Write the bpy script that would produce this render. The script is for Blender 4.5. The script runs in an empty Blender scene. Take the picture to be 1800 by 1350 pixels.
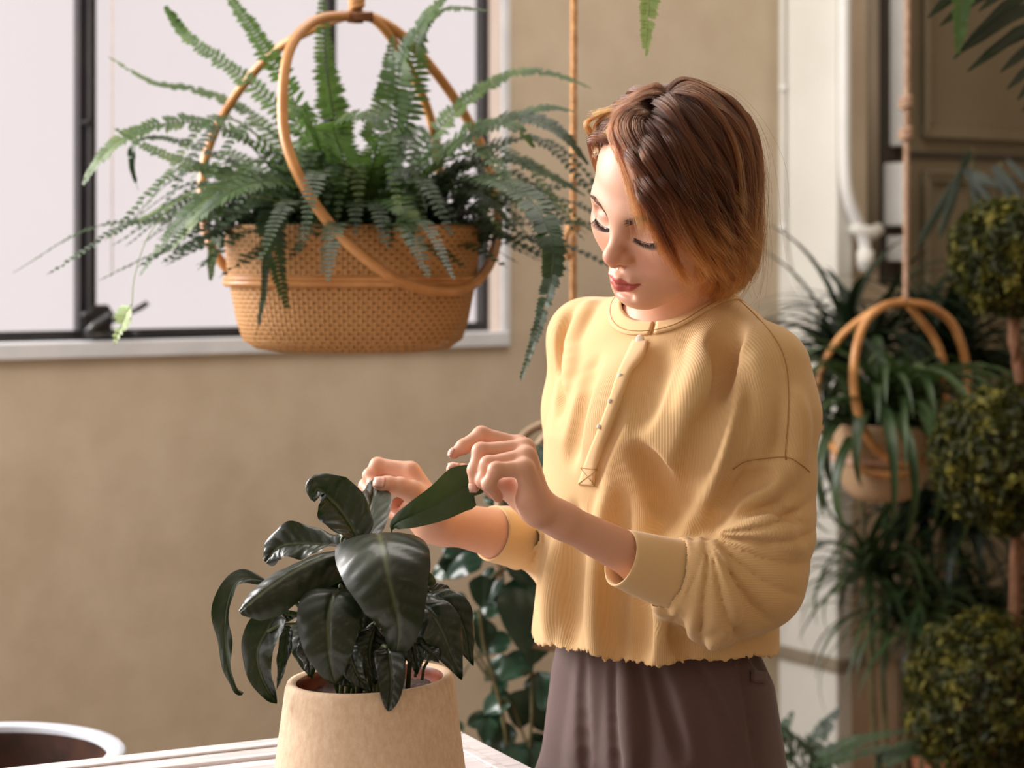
import bpy, bmesh, math, random
import numpy as np
from mathutils import Vector, Matrix

# ------------------------------------------------------------------ camera
scene = bpy.context.scene
CAMZ = 1.45
FPX, CX, CY = 3500.0, 900.0, 455.0       # focal length and principal point on an 1800 x 1350 frame
cam_data = bpy.data.cameras.new('camera')
cam_data.sensor_width = 36.0
cam_data.lens = 36.0 * FPX / 1800.0
cam_data.shift_y = -(675.0 - CY) / 1800.0
cam_data.clip_start = 0.05
cam_data.dof.use_dof = True
cam_data.dof.focus_distance = 2.08
cam_data.dof.aperture_fstop = 5.2
cam = bpy.data.objects.new('camera', cam_data)
scene.collection.objects.link(cam)
cam.location = (0, 0, CAMZ)
cam.rotation_euler = (math.pi / 2, 0, 0)
scene.camera = cam
scene.view_settings.view_transform = 'Standard'
scene.view_settings.look = 'None'
scene.view_settings.gamma = 1.0
scene.view_settings.use_curve_mapping = False
scene.view_settings.exposure = 0.0
# ------------------------------------------------------------------ daylight and added fill
world = bpy.data.worlds.new('overcast_sky')
scene.world = world
world.use_nodes = True
wbg = world.node_tree.nodes['Background']
wbg.inputs[0].default_value = (1.0, 0.945, 0.94, 1)
wbg.inputs[1].default_value = 0.89

def area(name, loc, target, sx, sy, power, col):
    l = bpy.data.lights.new(name, 'AREA')
    l.shape = 'RECTANGLE'; l.size = sx; l.size_y = sy; l.energy = power; l.color = col
    o = bpy.data.objects.new(name, l); scene.collection.objects.link(o)
    o.location = loc
    d = Vector(target) - Vector(loc)
    o.rotation_euler = d.to_track_quat('-Z', 'Y').to_euler()
    return o
area('daylight_back_window', (-2.15, 3.05, 2.15), (0.2, 2.2, 1.25), 1.6, 1.4, 134, (1.0, 0.97, 0.95))
area('assumed_side_daylight', (-3.3, 0.5, 1.9), (0.4, 3.2, 1.2), 2.4, 1.8, 20, (1.0, 0.95, 0.90))  # lamp for a window assumed out of view on the left, not modelled
area('ceiling_fill', (0.2, 3.5, 3.22), (0.2, 3.5, 0), 2.0, 1.4, 34, (1.0, 0.94, 0.87))  # added area lamp under the closed ceiling, brightens the wall, hair and shoulders
area('front_fill', (1.5, -0.5, 3.2), (0.4, 2.6, 1.1), 1.8, 1.4, 9, (1.0, 0.80, 0.60))  # added fill lamp under the ceiling, brightens wall and room from the front

random.seed(7)
rng = np.random.default_rng(7)

def P(px, py, Y):
    return np.array([(px - CX) / FPX * Y, Y, CAMZ - (py - CY) / FPX * Y])

# ------------------------------------------------------------------ object helpers
def link(o, parent=None):
    scene.collection.objects.link(o)
    if parent is not None:
        o.parent = parent
    return o

def thing(name, label, cat, loc=(0, 0, 0), group=None):
    o = bpy.data.objects.new(name, None); o.empty_display_size = 0.05
    o.location = loc; link(o)
    o['label'] = label; o['category'] = cat
    if group: o['group'] = group
    return o

def tag(o, label, cat, group=None):
    o['label'] = label; o['category'] = cat
    if group: o['group'] = group
    return o

class MB:
    """collects verts and faces for one mesh"""
    def __init__(s): s.v = []; s.f = []; s.uv = None
    def add(s, vs, fs):
        b = len(s.v); s.v.extend([tuple(map(float, v)) for v in vs]); s.f.extend([tuple(i + b for i in f) for f in fs])
    def grid(s, A, closed_u=False, closed_v=False):
        A = np.asarray(A); n, m = A.shape[:2]; b = len(s.v)
        s.v.extend(map(tuple, A.reshape(-1, 3).tolist()))
        for i in range(n if closed_u else n - 1):
            for j in range(m if closed_v else m - 1):
                i2 = (i + 1) % n; j2 = (j + 1) % m
                s.f.append((b + i * m + j, b + i * m + j2, b + i2 * m + j2, b + i2 * m + j))
    def box(s, lo, hi, M=None):
        x0, y0, z0 = lo; x1, y1, z1 = hi
        vs = [(x0, y0, z0), (x1, y0, z0), (x1, y1, z0), (x0, y1, z0), (x0, y0, z1), (x1, y0, z1), (x1, y1, z1), (x0, y1, z1)]
        if M is not None: vs = [tuple(M @ Vector(v)) for v in vs]
        s.add(vs, [(0, 3, 2, 1), (4, 5, 6, 7), (0, 1, 5, 4), (1, 2, 6, 5), (2, 3, 7, 6), (3, 0, 4, 7)])
    def tube(s, pts, rad, seg=10, closed=False, cap=True):
        pts = np.asarray(pts, float); n = len(pts)
        rad = np.full(n, rad) if np.isscalar(rad) else np.asarray(rad, float)
        T = np.gradient(pts, axis=0)
        if closed: T = np.roll(pts, -1, 0) - np.roll(pts, 1, 0)
        T /= np.linalg.norm(T, axis=1)[:, None] + 1e-12
        up = np.array([0, 0, 1.]) if abs(T[0][2]) < .9 else np.array([1., 0, 0])
        N = np.cross(T[0], up); N /= np.linalg.norm(N)
        rings = []
        a = np.linspace(0, 2 * np.pi, seg, endpoint=False)
        for i in range(n):
            N = N - T[i] * N.dot(T[i]); N /= np.linalg.norm(N) + 1e-12
            B = np.cross(T[i], N)
            rings.append(pts[i] + rad[i] * (np.cos(a)[:, None] * N + np.sin(a)[:, None] * B))
        b = len(s.v)
        s.grid(np.array(rings), closed_u=closed, closed_v=True)
        if cap and not closed:
            s.f.append(tuple(b + i for i in range(seg))[::-1]); s.f.append(tuple(b + (n - 1) * seg + i for i in range(seg)))
    def lathe(s, prof, seg=48, c=(0, 0, 0), sx=1, sy=1, fn=None):
        a = np.linspace(0, 2 * np.pi, seg, endpoint=False)
        R = []
        for r, z in prof:
            ring = np.stack([c[0] + sx * r * np.cos(a), c[1] + sy * r * np.sin(a), np.full(seg, c[2] + z)], 1)
            R.append(ring)
        R = np.array(R)
        if fn is not None: R = fn(R)
        s.grid(R, closed_v=True)
    def build(s, name, mat, parent=None, smooth=True, bevel=0, solid=0, sub=0):
        me = bpy.data.meshes.new(name); me.from_pydata(s.v, [], s.f); me.update()
        bm = bmesh.new(); bm.from_mesh(me); bmesh.ops.recalc_face_normals(bm, faces=bm.faces) if solid or bevel else None
        bm.to_mesh(me); bm.free()
        if smooth: me.polygons.foreach_set('use_smooth', [True] * len(me.polygons))
        me.materials.append(mat)
        o = bpy.data.objects.new(name, me); link(o, parent)
        if solid:
            m = o.modifiers.new('thickness', 'SOLIDIFY'); m.thickness = solid; m.offset = 0
        if bevel:
            m = o.modifiers.new('edge', 'BEVEL'); m.width = bevel; m.segments = 2; m.limit_method = 'ANGLE'
        if sub:
            m = o.modifiers.new('sub', 'SUBSURF'); m.levels = sub; m.render_levels = sub
        return o

def spline(pts, n):
    """Catmull-Rom through pts (k,d) -> (n,d)"""
    p = np.asarray(pts, float); k = len(p)
    if k == 2:
        t = np.linspace(0, 1, n)[:, None]; return p[0] * (1 - t) + p[1] * t
    q = np.vstack([2 * p[0] - p[1], p, 2 * p[-1] - p[-2]])
    t = np.linspace(0, k - 1 - 1e-9, n); i = t.astype(int); f = (t - i)[:, None]
    a, b, c, d = q[i], q[i + 1], q[i + 2], q[i + 3]
    return .5 * ((2 * b) + (c - a) * f + (2 * a - 5 * b + 4 * c - d) * f ** 2 + (3 * b - a - 3 * c + d) * f ** 3)

def nrm(v):
    v = np.asarray(v, float); return v / (np.linalg.norm(v, axis=-1, keepdims=True) + 1e-12)

# ------------------------------------------------------------------ materials
def s2l(c):
    return tuple(((x / 255) / 12.92 if x / 255 <= .04045 else ((x / 255 + .055) / 1.055) ** 2.4) for x in c) + (1,)

class Mat:
    def __init__(s, name, col=(128, 128, 128), rough=.6, **kw):
        s.m = bpy.data.materials.new(name); s.m.use_nodes = True
        s.nt = s.m.node_tree; s.b = s.nt.nodes['Principled BSDF']; s.out = s.nt.nodes['Material Output']
        s.b.inputs['Base Color'].default_value = s2l(col); s.b.inputs['Roughness'].default_value = rough
        for k, v in kw.items(): s.b.inputs[k.replace('_', ' ')].default_value = v
    def n(s, typ, **kw):
        nd = s.nt.nodes.new(typ)
        for k, v in kw.items():
            if k in ('inp',):
                for a, b in v.items(): nd.inputs[a].default_value = b
            else: setattr(nd, k, v)
        return nd
    def l(s, a, b): s.nt.links.new(a, b)
    def coord(s, which='Object'):
        return s.n('ShaderNodeTexCoord').outputs[which]
    def noise(s, scale, detail=4, rough=.55, vec=None, dist=0):
        nd = s.n('ShaderNodeTexNoise', inp={'Scale': scale, 'Detail': detail, 'Roughness': rough, 'Distortion': dist})
        s.l(vec if vec is not None else s.coord(), nd.inputs['Vector']); return nd.outputs['Fac']
    def ramp(s, fac, stops):
        r = s.n('ShaderNodeValToRGB'); e = r.color_ramp.elements
        while len(e) < len(stops): e.new(.5)
        for el, (p, c) in zip(e, stops): el.position = p; el.color = s2l(c)
        s.l(fac, r.inputs[0]); return r.outputs[0]
    def math(s, op, a, b=None, clamp=False):
        nd = s.n('ShaderNodeMath', operation=op, use_clamp=clamp)
        for i, x in enumerate((a, b)):
            if x is None: continue
            if isinstance(x, (int, float)): nd.inputs[i].default_value = x
            else: s.l(x, nd.inputs[i])
        return nd.outputs[0]
    def mix(s, fac, a, b, blend='MIX'):
        nd = s.n('ShaderNodeMix', data_type='RGBA', blend_type=blend)
        for sock, x in ((0, fac), (6, a), (7, b)):
            if isinstance(x, (int, float)): nd.inputs[sock].default_value = x
            elif isinstance(x, tuple): nd.inputs[sock].default_value = s2l(x)
            else: s.l(x, nd.inputs[sock])
        return nd.outputs[2]
    def color(s, sock): s.l(sock, s.b.inputs['Base Color']); return s
    def bump(s, h, strength=.3, dist=.001):
        nd = s.n('ShaderNodeBump', inp={'Strength': strength, 'Distance': dist})
        s.l(h, nd.inputs['Height'])
        if s.b.inputs['Normal'].is_linked:
            s.l(s.b.inputs['Normal'].links[0].from_socket, nd.inputs['Normal'])
        s.l(nd.outputs[0], s.b.inputs['Normal']); return s
    def translucent(s, fac, col):
        t = s.n('ShaderNodeBsdfTranslucent'); t.inputs[0].default_value = s2l(col)
        mx = s.n('ShaderNodeMixShader'); mx.inputs[0].default_value = fac
        s.l(s.b.outputs[0], mx.inputs[1]); s.l(t.outputs[0], mx.inputs[2]); s.l(mx.outputs[0], s.out.inputs[0]); return s

def mat_simple(name, c1, c2, scale, rough=.6, bump=0, bscale=None, dist=.001, **kw):
    m = Mat(name, c1, rough, **kw)
    m.color(m.ramp(m.noise(scale), [(.3, c1), (.7, c2)]))
    if bump: m.bump(m.noise(bscale or scale * 4), bump, dist)
    return m.m

M = {}
m = Mat('tan_plaster', rough=.85)
f1 = m.noise(1.3, 5, .6); f2 = m.noise(9, 4)
c = m.ramp(f1, [(.3, (187, 170, 147)), (.7, (206, 190, 169))])
c = m.mix(.25, c, m.ramp(f2, [(.35, (175, 156, 132)), (.65, (212, 197, 176))]))
m.color(c).bump(m.noise(60), .25, .002); M['wall'] = m.m
M['cream_plaster'] = mat_simple('cream_plaster', (214, 212, 204), (226, 224, 217), 3, .7, .2, 60)
M['white_paint'] = mat_simple('white_paint', (222, 222, 220), (232, 231, 228), 8, .45)
M['sill_paint'] = mat_simple('sill_paint', (205, 208, 214), (222, 222, 226), 14, .5)
M['reveal'] = mat_simple('reveal_paint', (196, 178, 165), (206, 190, 178), 6, .7)
M['taupe'] = mat_simple('taupe_paint', (136, 124, 106), (150, 138, 120), 4, .6)
M['darkgap'] = mat_simple('dark_gap', (48, 42, 36), (58, 50, 42), 6, .8)
M['panel'] = mat_simple('panel_paint', (112, 100, 78), (124, 112, 90), 3, .55, .1, 30)
M['steel'] = mat_simple('black_steel', (22, 20, 22), (34, 31, 32), 12, .4)
M['steel_grey'] = mat_simple('worn_steel', (52, 52, 54), (92, 92, 94), 30, .35, Metallic=.6)
M['floor'] = mat_simple('concrete_floor', (118, 104, 86), (140, 124, 104), 2, .7, .2, 30)
m = Mat('frosted_glass', (250, 240, 240), .9)
tr = m.n('ShaderNodeBsdfTransparent'); tr.inputs[0].default_value = (1, .975, .975, 1)
dif = m.n('ShaderNodeBsdfTranslucent'); dif.inputs[0].default_value = (.95, .93, .93, 1)
mx = m.n('ShaderNodeMixShader')
m.l(m.math('MULTIPLY', m.noise(3.0, 3), .12), mx.inputs[0]); m.l(tr.outputs[0], mx.inputs[1]); m.l(dif.outputs[0], mx.inputs[2]); m.l(mx.outputs[0], m.out.inputs[0]); M['glass'] = m.m
# leaves
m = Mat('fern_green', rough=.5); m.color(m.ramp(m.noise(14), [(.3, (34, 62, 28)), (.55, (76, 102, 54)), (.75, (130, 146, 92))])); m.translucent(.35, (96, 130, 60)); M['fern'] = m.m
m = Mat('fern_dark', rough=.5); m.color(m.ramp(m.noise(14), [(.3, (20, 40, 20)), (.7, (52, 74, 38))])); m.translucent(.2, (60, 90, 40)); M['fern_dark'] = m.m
m = Mat('fern_pale', rough=.5); m.color(m.ramp(m.noise(14), [(.3, (136, 160, 92)), (.7, (168, 184, 120))])); m.translucent(.35, (150, 170, 100)); M['fern_pale'] = m.m
m = Mat('glossy_leaf', rough=.36); m.b.inputs['Coat Weight'].default_value = .12
vc = m.n('ShaderNodeVertexColor', layer_name='vein')
m.color(m.mix(vc.outputs[0], m.ramp(m.noise(22), [(.3, (16, 24, 14)), (.7, (34, 44, 26))]), (92, 100, 66))); m.bump(m.noise(160), .15, .0006); m.translucent(.08, (50, 74, 30)); M['spath'] = m.m
m = Mat('leaf_underside', rough=.55); m.color(m.ramp(m.noise(30), [(.3, (44, 60, 34)), (.7, (62, 78, 46))])); m.translucent(.12, (60, 84, 34)); M['spath_under'] = m.m
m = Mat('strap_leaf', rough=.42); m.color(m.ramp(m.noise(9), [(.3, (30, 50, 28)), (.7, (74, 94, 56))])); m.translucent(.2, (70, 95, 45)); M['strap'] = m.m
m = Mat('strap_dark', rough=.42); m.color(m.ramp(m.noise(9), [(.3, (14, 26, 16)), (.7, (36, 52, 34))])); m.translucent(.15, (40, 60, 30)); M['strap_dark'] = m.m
m = Mat('boxwood_leaf', rough=.62, Specular_IOR_Level=.25); m.color(m.ramp(m.noise(25), [(.3, (18, 24, 8)), (.5, (48, 52, 16)), (.72, (128, 118, 44))])); m.translucent(.2, (90, 95, 30)); M['box'] = m.m
M['rubber'] = mat_simple('rubber_leaf', (22, 46, 34), (44, 72, 52), 12, .22)
M['stem'] = mat_simple('stem', (74, 66, 40), (104, 96, 60), 40, .6)
M['stem_green'] = mat_simple('green_stem', (58, 70, 34), (84, 92, 50), 40, .5)
M['bark'] = mat_simple('bark', (92, 58, 36), (122, 82, 54), 60, .8, .5, 120)
M['terracotta'] = mat_simple('terracotta', (150, 92, 62), (170, 110, 78), 8, .8)
m = Mat('rattan_cane', rough=.38); m.color(m.ramp(m.noise(18), [(.3, (176, 116, 62)), (.7, (214, 156, 96))])); m.b.inputs['Coat Weight'].default_value = .2; M['cane'] = m.m
M['cane_dark'] = mat_simple('cane_node', (108, 64, 34), (132, 82, 46), 60, .6)
M['cane_grey'] = mat_simple('grey_cane', (150, 124, 98), (176, 150, 122), 30, .5)
M['jute'] = mat_simple('jute_rope', (176, 124, 78), (214, 166, 116), 90, .9, .5, 300)
M['jute_pale'] = mat_simple('pale_rope', (150, 118, 96), (184, 152, 128), 90, .9, .5, 300)
def weave(name, ca, cb, S, hole):
    m = Mat(name, rough=.6)
    uv = m.n('ShaderNodeUVMap').outputs[0]; sp = m.n('ShaderNodeSeparateXYZ'); m.l(uv, sp.inputs[0])
    u, v = sp.outputs[0], sp.outputs[1]
    a = m.math('MULTIPLY', m.math('ADD', u, v), S); b = m.math('MULTIPLY', m.math('SUBTRACT', u, v), S)
    fa = m.math('ABSOLUTE', m.math('SUBTRACT', m.math('FRACT', a), .5)); fb = m.math('ABSOLUTE', m.math('SUBTRACT', m.math('FRACT', b), .5))
    mxx = m.math('MAXIMUM', fa, fb)
    h = m.math('LESS_THAN', mxx, hole)
    ck = m.math('MULTIPLY', m.math('SINE', m.math('MULTIPLY', a, 2 * math.pi)), m.math('SINE', m.math('MULTIPLY', b, 2 * math.pi)))
    fine = m.math('SINE', m.math('MULTIPLY', v, S * 42))
    col = m.mix(m.math('MULTIPLY_ADD', ck, .25) if False else m.math('ADD', m.math('MULTIPLY', ck, .3), .5), ca, cb)
    col = m.mix(m.math('MULTIPLY', m.noise(35), .5), col, (150, 100, 55))
    m.color(col); m.bump(ck, .6, .0015); m.bump(fine, .25, .0008)
    t = m.n('ShaderNodeBsdfTransparent'); mx = m.n('ShaderNodeMixShader')
    m.l(h, mx.inputs[0]); m.l(m.b.outputs[0], mx.inputs[1]); m.l(t.outputs[0], mx.inputs[2]); m.l(mx.outputs[0], m.out.inputs[0])
    return m.m
M['weave'] = weave('woven_bamboo', (212, 162, 104), (186, 132, 76), 78, .15)
M['weave_pale'] = weave('pale_woven_bamboo', (226, 196, 160), (200, 164, 126), 78, .10)
M['cane_pink'] = mat_simple('pinkish_cane', (206, 160, 136), (222, 182, 158), 20, .45)
M['liner'] = mat_simple('basket_liner', (96, 58, 30), (116, 74, 40), 20, .9)
M['soil'] = mat_simple('soil', (40, 26, 18), (70, 46, 30), 90, .95, .8, 120, .004)
m = Mat('speckled_clay', rough=.75)
mp = m.n('ShaderNodeMapping', inp={'Scale': (1, 1, .5)}); m.l(m.coord(), mp.inputs[0])
c = m.ramp(m.noise(180, 5, .7, mp.outputs[0]), [(.35, (204, 174, 142)), (.65, (224, 198, 170))])
c = m.mix(m.math('MULTIPLY', m.noise(14, 4), .28), c, (184, 142, 102))
m.color(c).bump(m.noise(400), .25, .0008); M['pot'] = m.m
M['pot_glaze'] = mat_simple('brown_glaze', (104, 44, 26), (136, 66, 40), 30, .25)
m = Mat('whitewashed_wood', rough=.5)
mp = m.n('ShaderNodeMapping', inp={'Scale': (.6, 14, 6)}); m.l(m.coord(), mp.inputs[0])
m.color(m.ramp(m.noise(9, 6, .65, mp.outputs[0]), [(.3, (186, 172, 168)), (.5, (214, 207, 208)), (.7, (228, 224, 228))])).bump(m.noise(30, 5, .6, mp.outputs[0]), .2, .0015); M['table'] = m.m
M['planter_rim'] = mat_simple('planter_rim', (196, 202, 214), (214, 218, 226), 20, .35)
M['planter_dark'] = mat_simple('planter_dark', (46, 26, 18), (86, 50, 32), 14, .5, .3, 40)
M['hook'] = mat_simple('dull_metal', (60, 55, 50), (80, 75, 68), 40, .4, Metallic=.8)

# ------------------------------------------------------------------ the room
AX = nrm([.839, .545, 0]); BX = np.array([-AX[1], AX[0], 0])       # along the window wall / away into the wall
W0 = P(885, 577, 4.6); W0[2] = 0                                    # foot of the window's right edge
def wp(t, s, z): return W0 + AX * t + BX * s + np.array([0, 0, z])
def slab(mb, t0, t1, s0, s1, z0, z1):
    vs = [wp(t, s, z) for z in (z0, z1) for (t, s) in ((t0, s0), (t1, s0), (t1, s1), (t0, s1))]
    mb.add(vs, [(0, 3, 2, 1), (4, 5, 6, 7), (0, 1, 5, 4), (1, 2, 6, 5), (2, 3, 7, 6), (3, 0, 4, 7)])
def struct(mb, name, mat, parent=None, **kw):
    o = mb.build(name, mat, parent, smooth=False, **kw)
    if parent is None: o['kind'] = 'structure'
    return o
SILL = CAMZ - (590 - CY) / FPX * 4.45
WT = 3.0                                                            # top of window
TC = 0.181 / 4.0 * 4.6 * 1.0                                        # where the pilaster starts
TC = 0.84
# find pilaster start: px 1370
u = (1370 - CX) / FPX; TC = (u * W0[1] - W0[0]) / (AX[0] - u * AX[1])
uc = (1470 - CX) / FPX; q = wp(TC, 0, 0); PD = (uc * q[1] - q[0]) / (-BX[0] + uc * BX[1]) 
# window wall (opening from t=-3.2 to 0)
mb = MB(); slab(mb, -4.2, TC + .3, 0, .09, 0, SILL); slab(mb, 0, TC + .3, 0, .09, SILL, 3.3); slab(mb, -4.2, 0, 0, .09, WT, 3.3); slab(mb, -4.2, -3.2, 0, .09, SILL, WT)
struct(mb, 'wall_back', M['wall'])
mb = MB(); slab(mb, -3.2, .012, -.012, .10, SILL - .03, SILL + .004)
struct(mb, 'trim_1', M['sill_paint'], bevel=.003)                    # sill board
mb = MB(); slab(mb, -.004, .014, -.006, .10, SILL, WT)
struct(mb, 'trim_2', M['sill_paint'])                                # painted right edge of the opening
mb = MB(); slab(mb, -.008, -.003, .004, .085, SILL + .004, WT)
struct(mb, 'trim_3', M['reveal'])
# pilaster
mb = MB(); slab(mb, TC, TC + .055, -PD, .1, 0, 3.3)
struct(mb, 'wall_pilaster', M['cream_plaster'], bevel=.006)
# recess wall right of pilaster
KX = TC + .0
mb = MB(); slab(mb, TC + .02, TC + 2.6, -PD + .035, .2, 0, 3.3)
struct(mb, 'wall_right', M['wall'])
def t_at(px, s):                                                     # t on plane s where the view column px meets it
    q = wp(0, s, 0); u = (px - CX) / FPX
    return (u * q[1] - q[0]) / (AX[0] - u * AX[1])
def zat(px, py, s):
    t = t_at(px, s); Y = wp(t, s, 0)[1]; return CAMZ - (py - CY) / FPX * Y
# rail low on the pilaster and wall
zr = zat(1470, 1170, -PD)
mb = MB(); slab(mb, TC - .010, TC + .065, -PD - .012, .0, zr - .018, zr + .018)
slab(mb, TC + .06, TC + 2.6, -PD + .018, -PD + .05, zr - .018, zr + .018)
struct(mb, 'trim_4', M['taupe'], bevel=.006)
# floor, ceiling, other walls
mb = MB(); mb.box((-4, -1.6, -.1), (4.2, 9, 0)); struct(mb, 'floor', M['floor'])
mb = MB(); mb.box((-4, -1.6, 3.3), (4.2, 9, 3.4)); struct(mb, 'ceiling', M['cream_plaster'])
mb = MB(); mb.box((2.9, -1.6, 0), (3.0, 9, 3.3)); struct(mb, 'wall_side', M['wall'])
mb = MB(); mb.box((-4, -1.7, 0), (4.2, -1.6, 3.3)); struct(mb, 'wall_front', M['wall'])
# window: steel casement
def bar(mb, t0, t1, z0, z1, s0=.03, s1=.06): slab(mb, t0, t1, s0, s1, z0, z1)
sf = .05
tL = t_at(146, sf); tM = t_at(583, sf); tR = t_at(857, sf)
zb = SILL + .004
def rect_frame(mb, t0, t1, z0, z1, w, s0, s1):
    bar(mb, t0, t1, z0, z0 + w, s0, s1); bar(mb, t0, t1, z1 - w, z1, s0, s1); bar(mb, t0, t0 + w, z0 + w, z1 - w, s0, s1); bar(mb, t1 - w, t1, z0 + w, z1 - w, s0, s1)
mb = MB()
rect_frame(mb, -3.2, -.003, zb, WT, .020, .050, .085)
for t in (tL, tM, tL - (tM - tL), tL - 2 * (tM - tL)): bar(mb, t - .009, t + .009, zb, WT, .045, .08)
win = struct(mb, 'window_1', M['steel'])
mb = MB(); rect_frame(mb, tL + .004, tM - .006, zb + .006, 2.2, .016, .026, .046); mb.build('casement_sash', M['steel'], win, smooth=False, bevel=.002)
mb = MB(); bar(mb, -3.19, -.012, zb + .01, WT - .01, .060, .064); mb.build('glass_pane', M['glass'], win, smooth=False)
# little latch on the mullion
zk = zat(135, 215, .03)
mb = MB(); c = wp(tL - .004, .022, zk)
mb.tube([c + BX * .012, c - BX * .008], .006, 12); mb.tube([c - AX * .012 - BX * .004, c - BX * .004], .0035, 8)
mb.build('latch', M['steel'], win)
# casement stay handle
def wl(px, py, s): 
    t = t_at(px, s); return wp(t, s, zat(px, py, s))
h = thing('window_handle', 'black cast casement handle low on the steel window beside the left mullion', 'handle', tuple(wl(175, 585, .02)))
def abs_parent(o, par):
    o.parent = par; o.matrix_parent_inverse = Matrix.Translation(par.location).inverted()
mb = MB()
zb0 = wl(180, 560, .0)
vs = [wl(x, y, s) for s in (.022, -.004) for x, y in ((146, 592), (196, 590), (198, 548), (190, 535), (162, 536), (160, 546), (146, 552))]
mb.add(vs, [tuple(range(6, -1, -1)), tuple(range(7, 14))] + [(i, (i + 1) % 7, 7 + (i + 1) % 7, 7 + i) for i in range(7)])
o = mb.build('bracket', M['steel'], None, smooth=False, bevel=.003); abs_parent(o, h)
mb = MB(); mb.tube([wl(152, 586, -.008), wl(166, 572, -.014), wl(190, 556, -.014), wl(196, 552, -.010)], [.0085, .009, .009, .008], 10)
mb.tube([wl(152, 586, -.008), wl(175, 590, -.008), wl(200, 588, -.006)], [.0085, .006, .005], 10)
o = mb.build('crank_arm', M['steel_grey'], None); abs_parent(o, h)
mb = MB(); mb.tube([wl(196, 566, -.012), wl(226, 551, -.026), wl(246, 541, -.036), wl(260, 532, -.042)], [.0045, .005, .0062, .0058], 10)
o = mb.build('lever', M['steel'], None); abs_parent(o, h)
mb = MB()
for x, y in ((151, 554), (241, 587)):
    c = wl(x, y, -.004); mb.tube([c + BX * .008, c - BX * .001], .0075, 14)
    o = mb.build('screw', M['steel_grey'], None); abs_parent(o, h); mb = MB()
# thin pale tube standing in for the glass-edge reflection down the pane
mb = MB(); mb.tube([wl(197, -60, -.03), wl(197, 480, -.03)], .0012, 6)
tag(mb.build('pane_reflection', M['jute_pale'], None), 'thin pale line standing in for a glass-edge reflection down the left pane', 'reflection')
# conduits
def pw(px, py, s): return wl(px, py, s)
def on_face(px, py, off=.012):                                        # on the pilaster's bright left face (plane t=TC)
    q = wp(TC - off, 0, 0); u = (px - CX) / FPX
    s = (u * q[1] - q[0]) / (BX[0] - u * BX[1]); p = wp(TC - off, s, 0); p[2] = CAMZ - (py - CY) / FPX * p[1]; return p
mb = MB(); mb.tube(spline([on_face(1376, -60), on_face(1376, 150), on_face(1377, 380), on_face(1381, 450), on_face(1392, 490), on_face(1408, 520), on_face(1440, 560)], 40), .0062, 10)
t = thing('electrical_conduit', 'thin white conduit running down the bright pilaster face and curving right', 'conduit', tuple(on_face(1376, 520)))
o = mb.build('pipe', M['cream_plaster'], None); abs_parent(o, t)
mb = MB()
for y in (155, 400):
    p = on_face(1376, y); mb.tube([p - np.array([0, 0, .008]), p + np.array([0, 0, .008])], .0095, 12)
    o = mb.build('clip', M['white_paint'], None); abs_parent(o, t); mb = MB()
s2 = -PD - .02
mb = MB(); mb.tube(spline([pw(1484, -60, s2), pw(1484, 150, s2), pw(1485, 290, s2), pw(1492, 350, s2), pw(1510, 398, s2), pw(1520, 430, s2), pw(1521, 475, s2)], 50), .0155, 14)
t = thing('waste_pipe', 'thick white pipe down the pilaster corner with an elbow above the strap plants', 'pipe', tuple(pw(1484, 475, s2)))
o = mb.build('pipe', M['white_paint'], None); abs_parent(o, t)
mb = MB(); mb.tube([pw(1500, 398, s2), pw(1528, 412, s2), pw(1546, 402, s2)], [.016, .020, .016], 14)
mb.tube([pw(1521, 440, s2), pw(1521, 470, s2)], .021, 14); o = mb.build('coupling', M['cream_plaster'], None); abs_parent(o, t)
# taupe pipe, dark gap and white strips by the door
s3 = -PD + .035
mb = MB(); mb.tube([pw(1533, -60, s3 - .0), pw(1533, 470, s3 - .0)], .018, 16)
tag(mb.build('drain_pipe', M['taupe'], None), 'broad taupe painted drain pipe between the white pipe and the door', 'pipe')
mb = MB(); slab(mb, t_at(1547, s3 - .004), t_at(1592, s3 - .004), s3 - .004, s3, zat(1560, 500, s3), 3.3); struct(mb, 'trim_5', M['darkgap'])
mb = MB()
slab(mb, t_at(1563, s3), t_at(1563, s3) + .008, s3 - .058, s3, zat(1575, 258, s3), 3.3)
slab(mb, t_at(1552, s3), t_at(1552, s3) + .010, s3 - .075, s3, zat(1570, 398, s3), zat(1570, 288, s3))
slab(mb, t_at(1557, s3), t_at(1557, s3) + .010, s3 - .06, s3, zat(1570, 460, s3), zat(1570, 415, s3))
struct(mb, 'trim_6', M['white_paint'], bevel=.004)
# panelled door
sd = s3 - .02
td0 = t_at(1590, sd); td1 = td0 + .95
mb = MB(); slab(mb, td0, td1, sd, s3, .02, 3.2); door = struct(mb, 'door_1', M['panel'])
def panel(mb, x0, y0, y1, w=.72):
    t0 = t_at(x0, sd); t1 = t0 + w; z1 = zat(x0, y0, sd); z0 = zat(x0, y1, sd)
    for k, (ww, ss) in enumerate(((.030, .018), (.012, .026))):
        a = ww + k * 0
        slab(mb, t0, t1, sd - ss, sd, z0, z0 + a); slab(mb, t0, t1, sd - ss, sd, z1 - a, z1)
        slab(mb, t0, t0 + a, sd - ss, sd, z0 + a, z1 - a); slab(mb, t1 - a, t1, sd - ss, sd, z0 + a, z1 - a)
mb = MB(); panel(mb, 1618, -300, 243); mb.build('panel_moulding', M['panel'], door, smooth=False, bevel=.005)
mb = MB(); panel(mb, 1618, 300, 640); mb.build('panel_moulding', M['panel'], door, smooth=False, bevel=.005)
mb = MB(); slab(mb, td0, td1, sd - .010, sd, zat(1618, 272, sd) - .006, zat(1618, 272, sd) + .006); mb.build('mid_rail', M['darkgap'], door, smooth=False)

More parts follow.
